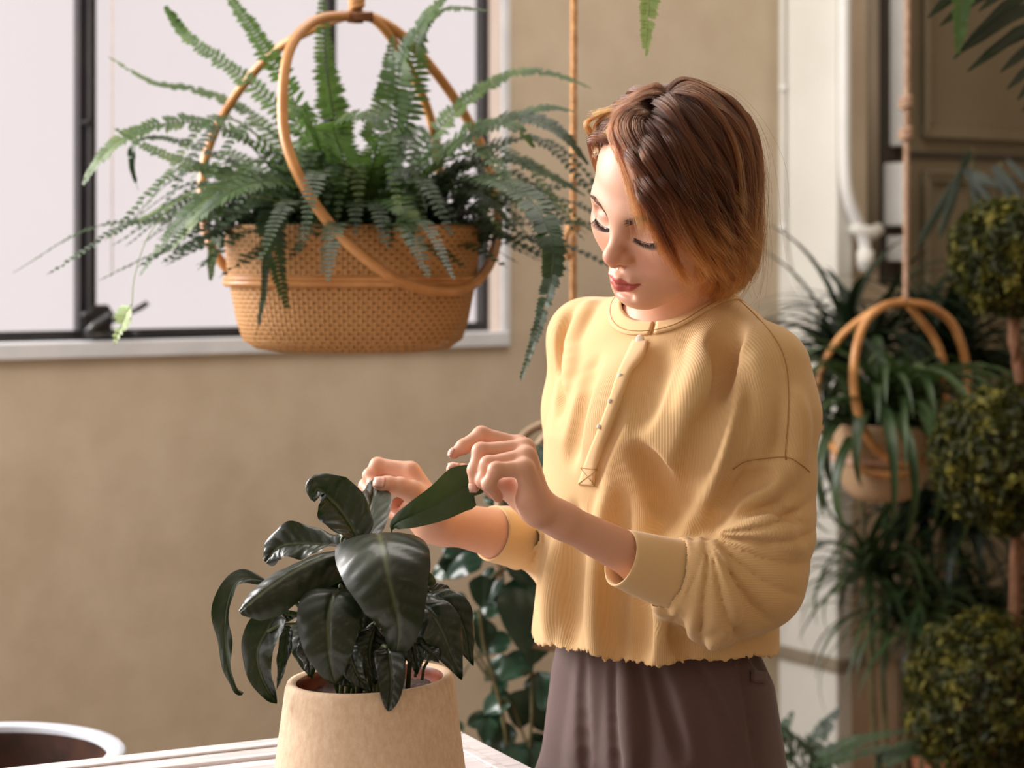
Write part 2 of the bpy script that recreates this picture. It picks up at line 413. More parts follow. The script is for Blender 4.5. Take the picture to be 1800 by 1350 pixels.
# ------------------------------------------------------------------ table and planter
TZ = .89
def onz(px, py, z):
    Y = FPX * (CAMZ - z) / (py - CY); return P(px, py, Y)
a = onz(485, 1297, TZ); b = onz(50, 1345, TZ); c2 = onz(810, 1285, TZ); d2 = onz(935, 1350, TZ)
e1 = nrm((a - b) * [1, 1, 0]); e2 = np.array([e1[1], -e1[0], 0])
# corner: along e1 from a until the right-hand edge through c2
s = np.dot(c2 - a, e1) + .0; corner = a + e1 * s
ang = math.atan2(e1[1], e1[0])
tab = thing('work_table', 'whitewashed wooden table whose grooved corner shows behind the clay pot', 'table', (corner[0], corner[1], 0))
tab.rotation_euler = (0, 0, ang)
# local frame: x along e1 (negative = left), y = -depth
mb = MB()
L, D = 1.25, .62
nb = 5
edge = .075
for k in range(nb):
    y1 = -edge - (D - 2 * edge) / nb * k; y0 = y1 - (D - 2 * edge) / nb + .004
    mb.box((-L + edge, y0, TZ - .03), (-edge - .002, y1, TZ - .004))
mb.build('table_top', M['table'], tab, smooth=False, bevel=.002)
mb = MB()
for (x0, x1, y0, y1) in ((-L, 0, -edge + .002, 0), (-L, 0, -D, -D + edge), (-L, -L + edge, -D + edge, -edge), (-edge, 0, -D + edge, -edge)):
    mb.box((x0, y0, TZ - .035), (x1, y1, TZ))
mb.box((-L + .03, -.040, TZ), (-.03, -.028, TZ + .003)); mb.box((-.040, -D + .03, TZ), (-.028, -.04, TZ + .003))
mb.build('frame', M['table'], tab, smooth=False, bevel=.004)
for x in (-L + .06, -.06):
    for y in (-D + .06, -.06):
        mb = MB(); mb.box((x - .03, y - .03, 0), (x + .03, y + .03, TZ - .035)); mb.build('leg', M['table'], tab, smooth=False, bevel=.004)
# planter far left
pz = .80; Yp = 2.82
pc = P(-32, 1326, 0 + FPX * (CAMZ - pz) / (1326 - CY)); pr = 250 / FPX * pc[1]
pl = thing('tall_planter', 'tall dark planter with a broad pale rim at the lower left behind the table', 'planter', (pc[0], pc[1], 0))
mb = MB(); mb.lathe([(pr * .72, 0), (pr * .80, .2), (pr * .92, pz - .05), (pr * .955, pz - .012)], 64); mb.lathe([(pr * .868, pz - .008), (pr * .80, .3), (0.001, .3)], 64)
mb.build('body', M['planter_dark'], pl)
mb = MB(); mb.lathe([(pr * .955, pz - .018), (pr, pz - .014), (pr * 1.0, pz - .003), (pr * .985, pz), (pr * .875, pz), (pr * .866, pz - .003), (pr * .866, pz - .010)], 72)
mb.build('rim', M['planter_rim'], pl)

# ------------------------------------------------------------------ signed distance bodies, meshed by sparse surface nets
class Sdf:
    def __init__(s): s.it = []
    def add(s, fn, c, r, op='u', k=.01): s.it.append((fn, np.asarray(c, float), float(r), op, float(k))); return s
    def copy(s): t = Sdf(); t.it = list(s.it); return t
    def cap(s, a, b, ra, rb, op='u', k=.01, squash=None):
        a = np.asarray(a, float); b = np.asarray(b, float); ab = b - a; L2 = ab.dot(ab) + 1e-12
        def fn(p):
            t = np.clip((p - a) @ ab / L2, 0, 1)
            return np.linalg.norm(p - a - t[:, None] * ab, axis=1) - (ra + (rb - ra) * t)
        return s.add(fn, (a + b) / 2, math.sqrt(L2) / 2 + max(ra, rb), op, k)
    def chain(s, pts, rad, op='u', k=.01):
        rad = [rad] * len(pts) if np.isscalar(rad) else rad
        for i in range(len(pts) - 1): s.cap(pts[i], pts[i + 1], rad[i], rad[i + 1], op, k)
        return s
    def ell(s, c, r, R=None, op='u', k=.01):
        c = np.asarray(c, float); r = np.asarray(r, float); R = np.eye(3) if R is None else np.asarray(R)
        def fn(p):
            q = (p - c) @ R; k0 = np.linalg.norm(q / r, axis=1); k1 = np.linalg.norm(q / (r * r), axis=1) + 1e-9
            return k0 * (k0 - 1) / k1
        return s.add(fn, c, r.max(), op, k)
    def ev(s, p, c=None, rb=None, marg=.012):
        d = np.full(len(p), .3)
        if c is None:
            c = (p.min(0) + p.max(0)) / 2; rb = np.linalg.norm(p - c, axis=1).max()
        for fn, pc, pr, op, k in s.it:
            if np.linalg.norm(pc - c) > rb + pr + k + marg: continue
            e = fn(p)
            if op == 'u':
                h = np.maximum(k - np.abs(d - e), 0) / k; d = np.minimum(d, e) - h * h * k * .25
            elif op == 's':
                e = -e; h = np.maximum(k - np.abs(d - e), 0) / k; d = np.maximum(d, e) + h * h * k * .25
            elif op == 'd': d = d + e          # displacement field
        return d
    def ray(s, px, py, ymin=1.9, ymax=2.6):
        px = np.atleast_1d(np.asarray(px, float)); py = np.atleast_1d(np.asarray(py, float))
        D = np.stack([(px - CX) / FPX, np.ones_like(px), -(py - CY) / FPX], 1); o = np.array([0, 0, CAMZ])
        ln = np.linalg.norm(D, axis=1); y = np.full(len(px), ymin)
        lo = o + D * ymin; hi = o + D * ymax; A_ = np.vstack([lo, hi]); cc = (A_.min(0) + A_.max(0)) / 2; dm = nrm(D.mean(0))
        sub = Sdf(); spread = np.linalg.norm(np.cross(D / ln[:, None], dm), axis=1).max() * 2.5
        sub.it = [t for t in s.it if np.linalg.norm(np.cross(t[1] - o, dm)) < t[2] + spread + t[4] + .02]
        for _ in range(60):
            p = o + D * y[:, None]; d = sub.ev(p, cc, 9.)
            y = y + np.clip(d / ln * .85, -.02, .1)
            if np.abs(d).max() < 2e-4: break
            y = np.minimum(y, ymax)
        return o + D * y[:, None]
    def mesh(s, lo, hi, h, n=20, marg=.028):
        lo = np.asarray(lo, float); hi = np.asarray(hi, float)
        nb = np.ceil((hi - lo) / (h * n)).astype(int)
        rb = h * n * math.sqrt(3) / 2
        ax = np.arange(n + 1)
        G = np.stack(np.meshgrid(ax, ax, ax, indexing='ij'), -1).reshape(-1, 3) * h
        MUL = 100000
        KV = []; VV = []; Q = []
        cs = [(0, 0, 0), (1, 0, 0), (0, 1, 0), (1, 1, 0), (0, 0, 1), (1, 0, 1), (0, 1, 1), (1, 1, 1)]
        eds = [(0, 1), (2, 3), (4, 5), (6, 7), (0, 2), (1, 3), (4, 6), (5, 7), (0, 4), (1, 5), (2, 6), (3, 7)]
        csf = np.array(cs, float)
        for bi in range(nb[0]):
            for bj in range(nb[1]):
                for bk in range(nb[2]):
                    o = lo + np.array([bi, bj, bk]) * n * h; c = o + n * h / 2
                    d0 = s.ev(c[None], c, rb, marg)[0]
                    if abs(d0) > rb * 1.5 + h: continue
                    v = s.ev(G + o, c, rb, marg).reshape(n + 1, n + 1, n + 1)
                    ins = v < 0
                    if ins.all() or not ins.any(): continue
                    C = [ins[a:n + a, b:n + b, e:n + e] for a, b, e in cs]
                    sm = sum(x.astype(np.int8) for x in C); act = (sm > 0) & (sm < 8)
                    I = np.argwhere(act)
                    if len(I):
                        vals = np.stack([v[I[:, 0] + a, I[:, 1] + b, I[:, 2] + e] for a, b, e in cs], 1)
                        acc = np.zeros((len(I), 3)); cnt = np.zeros(len(I))
                        for a, b in eds:
                            va, vb = vals[:, a], vals[:, b]; m = (va < 0) != (vb < 0)
                            t = np.where(m, va / np.where(m, va - vb, 1), 0)[:, None]
                            acc += np.where(m[:, None], csf[a] + t * (csf[b] - csf[a]), 0); cnt += m
                        VV.append(o + (I + acc / cnt[:, None]) * h)
                        g = I + np.array([bi, bj, bk]) * n + 1
                        KV.append((g[:, 0].astype(np.int64) * MUL + g[:, 1]) * MUL + g[:, 2])
                    for axn in range(3):
                        sl0 = [slice(0, n)] * 3; sl1 = [slice(0, n)] * 3; sl1[axn] = slice(1, n + 1)
                        a0 = ins[tuple(sl0)]; a1 = ins[tuple(sl1)]
                        J = np.argwhere(a0 != a1)
                        if not len(J): continue
                        fl = a0[J[:, 0], J[:, 1], J[:, 2]]
                        g = J + np.array([bi, bj, bk]) * n + 1
                        u = np.zeros(3, int); w = np.zeros(3, int); u[(axn + 1) % 3] = 1; w[(axn + 2) % 3] = 1
                        K = [((x[:, 0].astype(np.int64) * MUL + x[:, 1]) * MUL + x[:, 2]) for x in (g, g - u, g - u - w, g - w)]
                        q = np.stack(K, 1); q[~fl] = q[~fl][:, ::-1]
                        Q.append(q)
        K = np.concatenate(KV); V = np.concatenate(VV); Q = np.concatenate(Q)
        o = np.argsort(K); K = K[o]; V = V[o]
        idx = np.searchsorted(K, Q); idx = np.clip(idx, 0, len(K) - 1); ok = (K[idx] == Q).all(1)
        return V, idx[ok]

def np_mesh(name, V, F, mat, parent=None, smooth=True, rel=None):
    F = np.asarray(F)
    me = bpy.data.meshes.new(name)
    V = np.asarray(V, np.float32)
    if rel is not None: V = V - np.asarray(rel, np.float32)
    me.vertices.add(len(V)); me.vertices.foreach_set('co', V.ravel())
    k = F.shape[1]
    me.loops.add(F.size); me.loops.foreach_set('vertex_index', F.astype(np.int32).ravel())
    me.polygons.add(len(F)); me.polygons.foreach_set('loop_start', np.arange(0, F.size, k, dtype=np.int32)); me.polygons.foreach_set('loop_total', np.full(len(F), k, np.int32))
    me.polygons.foreach_set('use_smooth', np.full(len(F), smooth))
    me.update(calc_edges=True); me.validate()
    me.materials.append(mat)
    o = bpy.data.objects.new(name, me); link(o, parent)
    return o
def compact(V, F):
    used = np.unique(F); mp = np.full(len(V), -1); mp[used] = np.arange(len(used)); return V[used], mp[F], used
def set_attr(o, name, val, typ='FLOAT'):
    a = o.data.attributes.new(name, typ, 'POINT')
    if typ == 'FLOAT': a.data.foreach_set('value', np.asarray(val, np.float32))
    else: a.data.foreach_set('color', np.asarray(val, np.float32).ravel())
def relax(V, F, n=2, lam=.5, mask=None):
    """Laplacian smoothing of a quad mesh"""
    V = V.copy()
    E = np.concatenate([F[:, [0, 1]], F[:, [1, 2]], F[:, [2, 3]], F[:, [3, 0]]]); E = np.concatenate([E, E[:, ::-1]])
    deg = np.bincount(E[:, 0], minlength=len(V)).astype(float); deg[deg == 0] = 1
    for _ in range(n):
        A = np.stack([np.bincount(E[:, 0], V[E[:, 1], c], len(V)) for c in range(3)], 1) / deg[:, None]
        w = lam if mask is None else lam * mask[:, None]
        V = V + w * (A - V)
    return V

# ------------------------------------------------------------------ the woman: placement
W_C = np.array([.180, 2.25, 0])
FW = np.array([-.669, -.743, 0]); LF = np.array([.743, -.669, 0])      # forward, her left
HR = np.array([[.66947, .73144, -.12963], [-.68548, .54106, -.48721], [-.28623, .41503, .86361]])
HC = np.array([.1788, 2.15, CAMZ + .0572])
def HL(v): return HC + HR @ np.asarray(v, float)                        # head-local to world (x her left, -y face, z up)
def inv_head(p): return (p - HC) @ HR
body = Sdf()
def hell(c, r, op='u', k=.01, rot=None):
    R = HR if rot is None else HR @ rot
    body.ell(HL(c), r, R, op, k)
def hcap(a, b, ra, rb, op='u', k=.01): body.cap(HL(a), HL(b), ra, rb, op, k)
def rotx(a): c, s = math.cos(a), math.sin(a); return np.array([[1, 0, 0], [0, c, -s], [0, s, c]])
def rotz(a): c, s = math.cos(a), math.sin(a); return np.array([[c, -s, 0], [s, c, 0], [0, 0, 1]])
# skull and face masses
hell((0, .005, .045), (.072, .083, .078))
hell((0, -.020, .040), (.066, .062, .066), k=.03)                       # forehead
hell((0, -.030, -.010), (.060, .053, .060), k=.03)                      # mid face
hell((0, -.042, -.052), (.040, .042, .032), k=.03)                      # muzzle
hell((0, -.0700, -.0450), (.0250, .0255, .0200), k=.014)
for sx in (-1, 1):
    hcap((sx * .052, .004, -.030), (sx * .016, -.066, -.068), .017, .013, k=.03)      # jaw line
    hell((sx * .041, -.055, -.010), (.025, .023, .026), k=.028)         # cheek
hell((0, -.074, -.070), (.019, .016, .014), k=.02)                      # chin
# brow ridge
for sx in (-1, 1):
    hcap((sx * .010, -.078, .028), (sx * .044, -.066, .030), .008, .008, k=.02)
# eye sockets and lids
for sx in (-1, 1):
    hell((sx * .031, -.088, .014), (.017, .011, .011), 's', .014)
    hell((sx * .031, -.0660, .0115), (.0150, .0140, .0128), k=.004)
    hcap((sx * .018, -.0800, .0060), (sx * .031, -.0838, .0030), .0016, .0018, 's', .003)     # lid crease line under lashes
    hcap((sx * .031, -.0838, .0030), (sx * .0445, -.0770, .0065), .0018, .0014, 's', .003)
    hcap((sx * .019, -.0800, .0185), (sx * .043, -.0775, .0190), .0012, .0012, 's', .006)      # fold above lid
    hcap((sx * .020, -.0765, -.0010), (sx * .040, -.073, -.0005), .005, .005, k=.010)           # lower lid
# nose
hcap((0, -.0800, .020), (0, -.1010, -.010), .0068, .0074, k=.016)
hell((0, -.1035, -.0150), (.0088, .0085, .0080), k=.010)
for sx in (-1, 1):
    hell((sx * .0110, -.0925, -.0190), (.0058, .0085, .0060), k=.006)
    hell((sx * .0065, -.0965, -.0285), (.0034, .0052, .0030), 's', .004)
hcap((0, -.1035, -.0240), (0, -.0930, -.0290), .0034, .0040, k=.005)
# lips
hcap((0, -.0960, -.0330), (0, -.0985, -.0400), .0022, .0022, 's', .006)   # philtrum
for sx in (-1, 1):
    hcap((sx * .003, -.0968, -.0442), (sx * .014, -.0925, -.0450), .0042, .0034, k=.007)
    hcap((sx * .014, -.0925, -.0450), (sx * .0225, -.0860, -.0475), .0034, .0016, k=.004)
    hcap((0, -.0955, -.0535), (sx * .012, -.0910, -.0530), .0058, .0048, k=.004)
    hcap((sx * .012, -.0910, -.0530), (sx * .0215, -.0855, -.0485), .0048, .0018, k=.004)
    hcap((0, -.1018, -.0485), (sx * .013, -.0960, -.0483), .0010, .0010, 's', .0028)
    hcap((sx * .013, -.0960, -.0483), (sx * .0245, -.0865, -.0482), .0010, .0012, 's', .0028)
hcap((-.010, -.0905, -.0640), (.010, -.0905, -.0640), .0022, .0022, 's', .010)
# ears
for sx in (-1, 1):
    hell((sx * .072, .012, .002), (.006, .017, .028), k=.006)
# neck and hidden trunk
NB = W_C + np.array([.012, .015, 1.385])
body.cap(HL((0, .026, -.030)), NB, .049, .052, k=.03)
body.cap(HL((0, -.006, -.045)), NB + FW * .022 + [0, 0, -.01], .034, .036, k=.03)
SHL = P(1343, 650, 2.155); SHR = P(1034, 596, 2.36)
body.cap(NB + [0, 0, -.035], SHL + np.array([0, .012, -.012]), .038, .022, k=.03); body.cap(NB + [0, 0, -.035], SHR, .045, .036, k=.04)
for sx in (-1, 1):                                                      # collar bones, neck muscles
    body.cap(NB + FW * .050 + LF * (sx * .012) + [0, 0, -.022], NB + FW * .042 + LF * (sx * .085) + [0, 0, -.012], .006, .006, k=.014)
    body.cap(NB + FW * .052 + LF * (sx * .010) + [0, 0, -.018], HL((sx * .052, .02, -.02)), .0085, .011, k=.014)
body.cap(NB + [0, 0, -.06], W_C + np.array([0, 0, 1.08]), .078, .085, k=.04)
# her left arm (nearer), forearm to wrist
WL = P(960, 901, 2.03); EL = P(1288, 1066, 2.13)
body.cap(SHL + np.array([0, .012, -.012]), EL, .024, .028, k=.02)
body.cap(EL, WL * .45 + EL * .55, .027, .0245, k=.02); body.cap(WL * .45 + EL * .55, WL, .0245, .0166, k=.02)
body.cap(WL * .92 + EL * .08, WL + np.array([0, .010, 0]), .0165, .0165, k=.012)
# her right arm (further)
WR = P(768, 915, 2.215); ER = P(1015, 968, 2.355)
body.cap(SHR, ER, .036, .033, k=.02)
body.cap(ER, WR * .5 + ER * .5, .030, .0295, k=.02); body.cap(WR * .5 + ER * .5, WR, .0295, .0215, k=.02)
body.cap(P(756, 898, 2.215), P(775, 925, 2.225), .018, .018, k=.02)

def finger(pts, rad, k=.004, root=None):
    pts = [P(*q) for q in pts]; rad = [r_ * .94 for r_ in rad]
    body.chain(pts, rad, k=k)
    for p_, r_ in zip(pts[1:-1], rad[1:-1]): body.ell(p_, (r_ * 1.05,) * 3, k=.003)
    return pts
NAILS = []
def nail(tip, prev, nvec, w=.0052, L=.0095): NAILS.append((tip, prev, nvec, w, L))
# left hand: palm
PLm = {'i': (913, 783, 2.052), 'm': (922, 788, 2.034), 'r': (925, 803, 2.016), 'p': (921, 824, 2.000)}
wl_ = {'i': (948, 888, 2.046), 'm': (951, 893, 2.034), 'r': (951, 898, 2.022), 'p': (947, 900, 2.012)}
for key, r0, r1 in (('i', .0125, .0108), ('m', .0130, .0112), ('r', .0125, .0108), ('p', .0120, .0105)):
    body.cap(P(*wl_[key]), P(*PLm[key]), r0, r1, k=.009)
body.cap(P(938, 893, 2.018), P(926, 880, 2.010), .0135, .0115, k=.012)    # heel of the hand
body.cap(P(936, 893, 2.040), P(893, 858, 2.052), .0145, .0120, k=.012)    # thumb mound
fi = finger([(913, 783, 2.052), (846, 764, 2.050), (815, 785, 2.046), (797, 798, 2.044)], [.0098, .0086, .0075, .0060])
fm = finger([(922, 788, 2.034), (845, 793, 2.026), (835, 826, 2.020), (834, 856, 2.018)], [.0102, .0088, .0078, .0062])
fr = finger([(925, 803, 2.016), (858, 816, 2.008), (850, 845, 2.008), (866, 868, 2.018)], [.0098, .0084, .0076, .0062])
fp = finger([(921, 824, 2.000), (872, 826, 1.992), (859, 851, 1.994), (875, 874, 2.004)], [.0096, .0080, .0070, .0060])
ft = finger([(893, 858, 2.052), (846, 846, 2.058), (815, 832, 2.057), (796, 825, 2.055)], [.0112, .0102, .0096, .0076])
# right hand
PR = {'i': (722, 828, 2.215), 'm': (727, 836, 2.235), 'r': (732, 850, 2.250), 'p': (736, 868, 2.255)}
wr_ = {'i': (762, 890, 2.210), 'm': (764, 900, 2.225), 'r': (766, 912, 2.232), 'p': (766, 925, 2.232)}
for key, r0, r1 in (('i', .0130, .0108), ('m', .0135, .0115), ('r', .0130, .0110), ('p', .0130, .0108)):
    body.cap(P(*wr_[key]), P(*PR[key]), r0, r1, k=.009)
body.cap(P(765, 905, 2.205), P(724, 864, 2.186), .0165, .0125, k=.014)    # thumb mound
body.cap(P(752, 925, 2.212), P(722, 898, 2.225), .0150, .0130, k=.012)
gi = finger([(722, 828, 2.215), (664, 818, 2.220), (650, 836, 2.210), (655, 850, 2.199)], [.0106, .0088, .0078, .0062])
gm = finger([(727, 836, 2.235), (658, 834, 2.238), (643, 854, 2.226), (650, 866, 2.208)], [.0104, .0088, .0078, .0064])
gr = finger([(732, 850, 2.250), (668, 862, 2.250), (642, 868, 2.236), (640, 878, 2.222)], [.0100, .0084, .0074, .0060])
gp = finger([(736, 868, 2.255), (700, 888, 2.246), (690, 900, 2.232), (700, 907, 2.218)], [.0096, .0080, .0072, .0060])
gt = finger([(724, 864, 2.186), (704, 856, 2.180), (682, 853, 2.176), (667, 850, 2.174)], [.0122, .0108, .0100, .0084])

Vb, Fb = body.mesh((-.20, 1.90, 1.02), (.42, 2.48, 1.70), .0016)
Vb = relax(Vb, Fb, 2, .5)
def close_gaps(V, F):
    # cap any pinholes left between blocks
    E = np.concatenate([F[:, [0, 1]], F[:, [1, 2]], F[:, [2, 3]], F[:, [3, 0]]]); key = np.sort(E, 1); u_, inv, cnt = np.unique(key, axis=0, return_inverse=True, return_counts=True)
    be = E[cnt[inv.ravel()] == 1]; nxt = {int(b): int(a) for a, b in be}; extra = []; seen = set()
    for st in list(nxt):
        if st in seen: continue
        loop = [st]; c_ = nxt.get(st)
        while c_ is not None and c_ != st and c_ not in seen and len(loop) < 60: loop.append(c_); c_ = nxt.get(c_)
        seen.update(loop)
        if c_ == st and len(loop) >= 3:
            i = 1; n_ = len(loop)
            while i < n_ - 1:
                k2_ = min(i + 2, n_ - 1); extra.append((loop[0], loop[i], loop[i + 1], loop[k2_]) if k2_ > i + 1 else (loop[0], loop[i], loop[i + 1], loop[i + 1])); i += 2
    return np.concatenate([F, np.array(extra, F.dtype)]) if extra else F
Fb = close_gaps(Vb, Fb)
skin = Mat('skin', (226, 172, 142), .48)
skin.b.inputs['Subsurface Weight'].default_value = .12; skin.b.inputs['Subsurface Radius'].default_value = (1.0, .35, .18); skin.b.inputs['Subsurface Scale'].default_value = .006
tint = skin.n('ShaderNodeVertexColor', layer_name='tint')
skin.color(skin.mix(skin.math('MULTIPLY', skin.noise(120, 4), .22), tint.outputs[0], (206, 140, 112)))
skin.bump(skin.noise(900, 3), .12, .0004)
M['skin'] = skin.m
def gauss(q, c, s): return np.exp(-(((q - np.array(c)) / np.array(s)) ** 2).sum(1))
q = inv_head(Vb)
base = np.tile(np.array(s2l((222, 170, 142))[:3]), (len(Vb), 1))
def blend(w, col):
    global base
    w = np.clip(w, 0, 1)[:, None]; base = base * (1 - w) + np.array(s2l(col)[:3]) * w
for sx in (-1, 1): blend(.32 * gauss(q, (sx * .042, -.07, -.018), (.022, .04, .018)), (214, 128, 104))
blend(.5 * gauss(q, (0, -.107, -.018), (.013, .02, .012)), (212, 122, 98))
for sx in (-1, 1): blend(.5 * gauss(q, (sx * .031, -.08, .014), (.014, .02, .007)), (196, 128, 104))
# lips: soft-edged outline in the face plane
lx, lz = q[:, 0], q[:, 2]
zu = -.0483 + .0078 * np.clip(1 - (np.abs(lx) / .0235) ** 1.6, 0, 1) - .0016 * np.exp(-(lx / .0035) ** 2) + .0009 * np.exp(-((np.abs(lx) - .006) / .004) ** 2)
zl = -.0483 - .0118 * np.clip(1 - (np.abs(lx) / .0235) ** 2.2, 0, 1)
edge_ = np.minimum(zu - lz, lz - zl)
lip = np.clip(edge_ / .0012 + .5, 0, 1) * (q[:, 1] < -.075) * (np.abs(lx) < .0245)
blend(lip * .95, (178, 62, 60))
blend(.7 * np.exp(-((lz + .0483) / .0007) ** 2) * lip, (104, 32, 34))
# hands a little redder at the fingertips and knuckles
for f_ in (fi, fm, fr, fp, ft, gi, gm, gr, gp, gt):
    blend(.40 * np.exp(-(((Vb - f_[-1]) ** 2).sum(1)) / .013 ** 2), (224, 130, 106)); blend(.22 * np.exp(-(((Vb - f_[1]) ** 2).sum(1)) / .010 ** 2), (216, 128, 104))
person = thing('person', 'woman in a mustard henley and brown trousers bending her head over the drooping plant', 'person', (W_C[0], W_C[1], 0))
bo = np_mesh('body', Vb, Fb, M['skin'], person, rel=person.location)
set_attr(bo, 'tint', np.c_[base, np.ones(len(base))], 'FLOAT_COLOR')
def pchild(o, parent=None): o.parent = parent or person; o.location = -person.location; return o
# nails
nm = Mat('nail', (232, 180, 162), .3); M['nail'] = nm.m
def nail_on(f_, toward, w=.0050, L=.0095, push=.0):
    tip, prev = f_[-1], f_[-2]; d = nrm(tip - prev); n_ = nrm(np.asarray(toward, float) - d * np.dot(toward, d)); sd_ = np.cross(d, n_)
    A = []
    for i, a_ in enumerate(np.linspace(-.55, 1.0, 7)):
        row = []
        for b_ in np.linspace(-1, 1, 7):
            ww = w * (1 - .35 * max(0, abs(a_ - .2) - .35)); rr = .0063
            p_ = tip + d * (a_ * L * .6) + sd_ * (ww * b_)
            # drop onto the finger surface
            dd = p_ + n_ * .012
            for _ in range(14):
                e = body.ev(dd[None], dd, 0., .03)[0]; dd = dd - n_ * e
                if e < 1e-4: break
            dd = dd + n_ * .00035
            if np.dot(dd - p_, n_) < .0005: dd = p_ + n_ * .002
            row.append(dd)
        A.append(row)
    mb = MB(); mb.grid(np.array(A)); return pchild(mb.build('fingernail', M['nail'], None, solid=.0005))
nail_on(fi, (-.5, -.2, .75)); nail_on(fm, (-.45, -.75, .1)); nail_on(ft, (-.2, -.3, .9), .006, .011); nail_on(gt, (-.1, -.9, .45), .0062, .0115); nail_on(gi, (-.8, -.1, .5))
# brows, lashes
browm = Mat('brow_hair', (92, 60, 42), .6).m
lashm = Mat('lash_hair', (34, 24, 20), .5).m
def face_drop(v, off):
    p_ = HL(v) - HR @ np.array([0, 1., 0]) * .125; dr = HR @ np.array([0, 1., 0])
    for _ in range(40):
        e = body.ev(p_[None], p_, 0., .16)[0]; p_ = p_ + dr * e * .8
        if abs(e) < 1e-4: break
    return p_ - dr * off
for sx in (-1, 1):
    mb = MB()
    for i in range(190):
        t = (i + random.random()) / 130; x = .012 + .038 * t; z = .0235 + .0105 * math.sin(t * 2.2) + random.uniform(-1, 1) * (.0036 * (1 - t ** 2) + .0007)
        a_ = face_drop((sx * x, 0, z), .0002); b_ = face_drop((sx * (x + .0055), 0, z + .0022 * (1 - 1.6 * t)), .0011)
        mb.tube([a_, (a_ + b_) / 2 + HR @ np.array([0, -.0002, 0]), b_], [.00026, .00022, .00005], 4)
    pchild(mb.build('eyebrow', browm, None))
for sx in (-1, 1):
    mb = MB()
    for i in range(60):
        t = (i + random.random() * .6) / 60; x = .0175 + .0285 * t; z = .0055 - .0030 * math.sin(math.pi * t) + .001 * t
        a_ = face_drop((sx * x, 0, z), -.0003); L = .006 + .0035 * t
        b_ = a_ + HR @ np.array([sx * (.1 + .5 * t) * L, -.75 * L, -.55 * L]); m_ = (a_ + b_) / 2 + HR @ np.array([0, -.0002, -.0012])
        mb.tube([a_, m_, b_ + HR @ np.array([0, -.0006, .0006])], [.0002, .00015, .00003], 4)
    pts = [face_drop((sx * (.0170 + .0295 * t), 0, (.0055 - .0030 * math.sin(math.pi * t) + .001 * t)), .0001) for t in np.linspace(0, 1, 12)]
    mb.tube(pts, [.0002] + [.00035] * 10 + [.0002], 6)
    pchild(mb.build('eyelashes', lashm, None))
# nose ring
mb = MB(); a_ = np.linspace(-.5, math.pi + .5, 18)
mb.tube([HL((.0052 * math.cos(t) , -.0985 - .001, -.0268 - .0042 * math.sin(t))) for t in a_], .00055, 8)
gold = Mat('ring_metal', (224, 200, 160), .2, Metallic=1.0).m
pchild(mb.build('nose_ring', gold, None))

# ------------------------------------------------------------------ shirt
shirt = Sdf()
prof_z = np.array([.98, 1.03, 1.10, 1.18, 1.25, 1.31, 1.36, 1.395, 1.42])
cxs = np.array([.156, .158, .163, .170, .175, .179, .182, .186, .188])
aas = np.array([.156, .153, .149, .150, .152, .146, .125, .085, .045])
bbs = np.array([.116, .112, .110, .114, .120, .106, .070, .050, .030])
def torso(p):
    z = p[:, 2]; cx = np.interp(z, prof_z, cxs); a_ = np.interp(z, prof_z, aas); b_ = np.interp(z, prof_z, bbs)
    dx = p[:, 0] - cx; dy = p[:, 1] - 2.25
    u_ = dx * LF[0] + dy * LF[1]; v_ = dx * FW[0] + dy * FW[1]
    r_ = np.sqrt(u_ * u_ + v_ * v_) + 1e-6
    k_ = np.sqrt((u_ / a_) ** 2 + (v_ / b_) ** 2) + 1e-6
    d = r_ * (1 - 1 / k_)
    return np.maximum(d * .9, z - 1.425)
shirt.add(torso, (.17, 2.25, 1.2), .34, 'u', .02)
NBs = NB + np.array([0, 0, -.008])
shirt.cap(NBs + LF * .040 + [0, 0, .002], SHL + [-.002, 0, -.004], .036, .046, k=.03)
shirt.cap(NBs - LF * .040 + [0, 0, .002], SHR, .036, .044, k=.03)
shirt.ell(P(1120, 735, 2.17), (.060, .060, .060), k=.05); shirt.ell(P(1240, 760, 2.12), (.055, .05, .06), k=.05)
# her left sleeve
S1 = P(1353, 730, 2.145); S2 = P(1350, 840, 2.135); S3 = P(1340, 930, 2.13)
shirt.cap(SHL, S1, .048, .051, k=.02); shirt.cap(S1, S2, .052, .048, k=.02); shirt.cap(S2, S3, .048, .052, k=.02)
EB = P(1318, 1016, 2.125)
shirt.cap(S3, EB, .052, .056, k=.02)
C2 = P(1192, 1012, 2.097)
shirt.cap(EB, P(1250, 1035, 2.11), .055, .050, k=.02); shirt.cap(P(1250, 1035, 2.11), C2, .048, .0365, k=.02)
shirt.ell(P(1262, 1085, 2.11), (.022, .026, .026), k=.03)
# her right sleeve
Q1 = P(1026, 720, 2.37); 
shirt.cap(SHR, Q1, .046, .046, k=.02); shirt.cap(Q1, P(1022, 880, 2.37), .046, .046, k=.02)
shirt.cap(P(1022, 880, 2.37), P(985, 965, 2.335), .048, .046, k=.02)
shirt.cap(P(985, 962, 2.335), P(905, 943, 2.29), .040, .034, k=.015)
base_shirt = shirt.copy()
def fold(pts, r0, r1=None, op='u', k=.012, depth=0.0, taper=True):
    """a soft ridge (or groove) drawn along the cloth; pts in frame pixels, laid on the cloth's surface"""
    pts = spline(np.array(pts, float), max(5, 3 * len(pts)))
    w = (base_shirt if op == 'u' else shirt.copy()).ray(pts[:, 0], pts[:, 1])
    D = nrm(w - np.array([0, 0, CAMZ])); w = w + D * depth
    n_ = len(w); r1 = r0 if r1 is None else r1
    t = np.linspace(0, 1, n_); r_ = (r0 + (r1 - r0) * t) * (np.sin(np.pi * np.clip(t, .06, .94)) ** .5 if taper else 1)
    shirt.chain(list(w), list(r_), op, k)
R, G_ = 'u', 's'
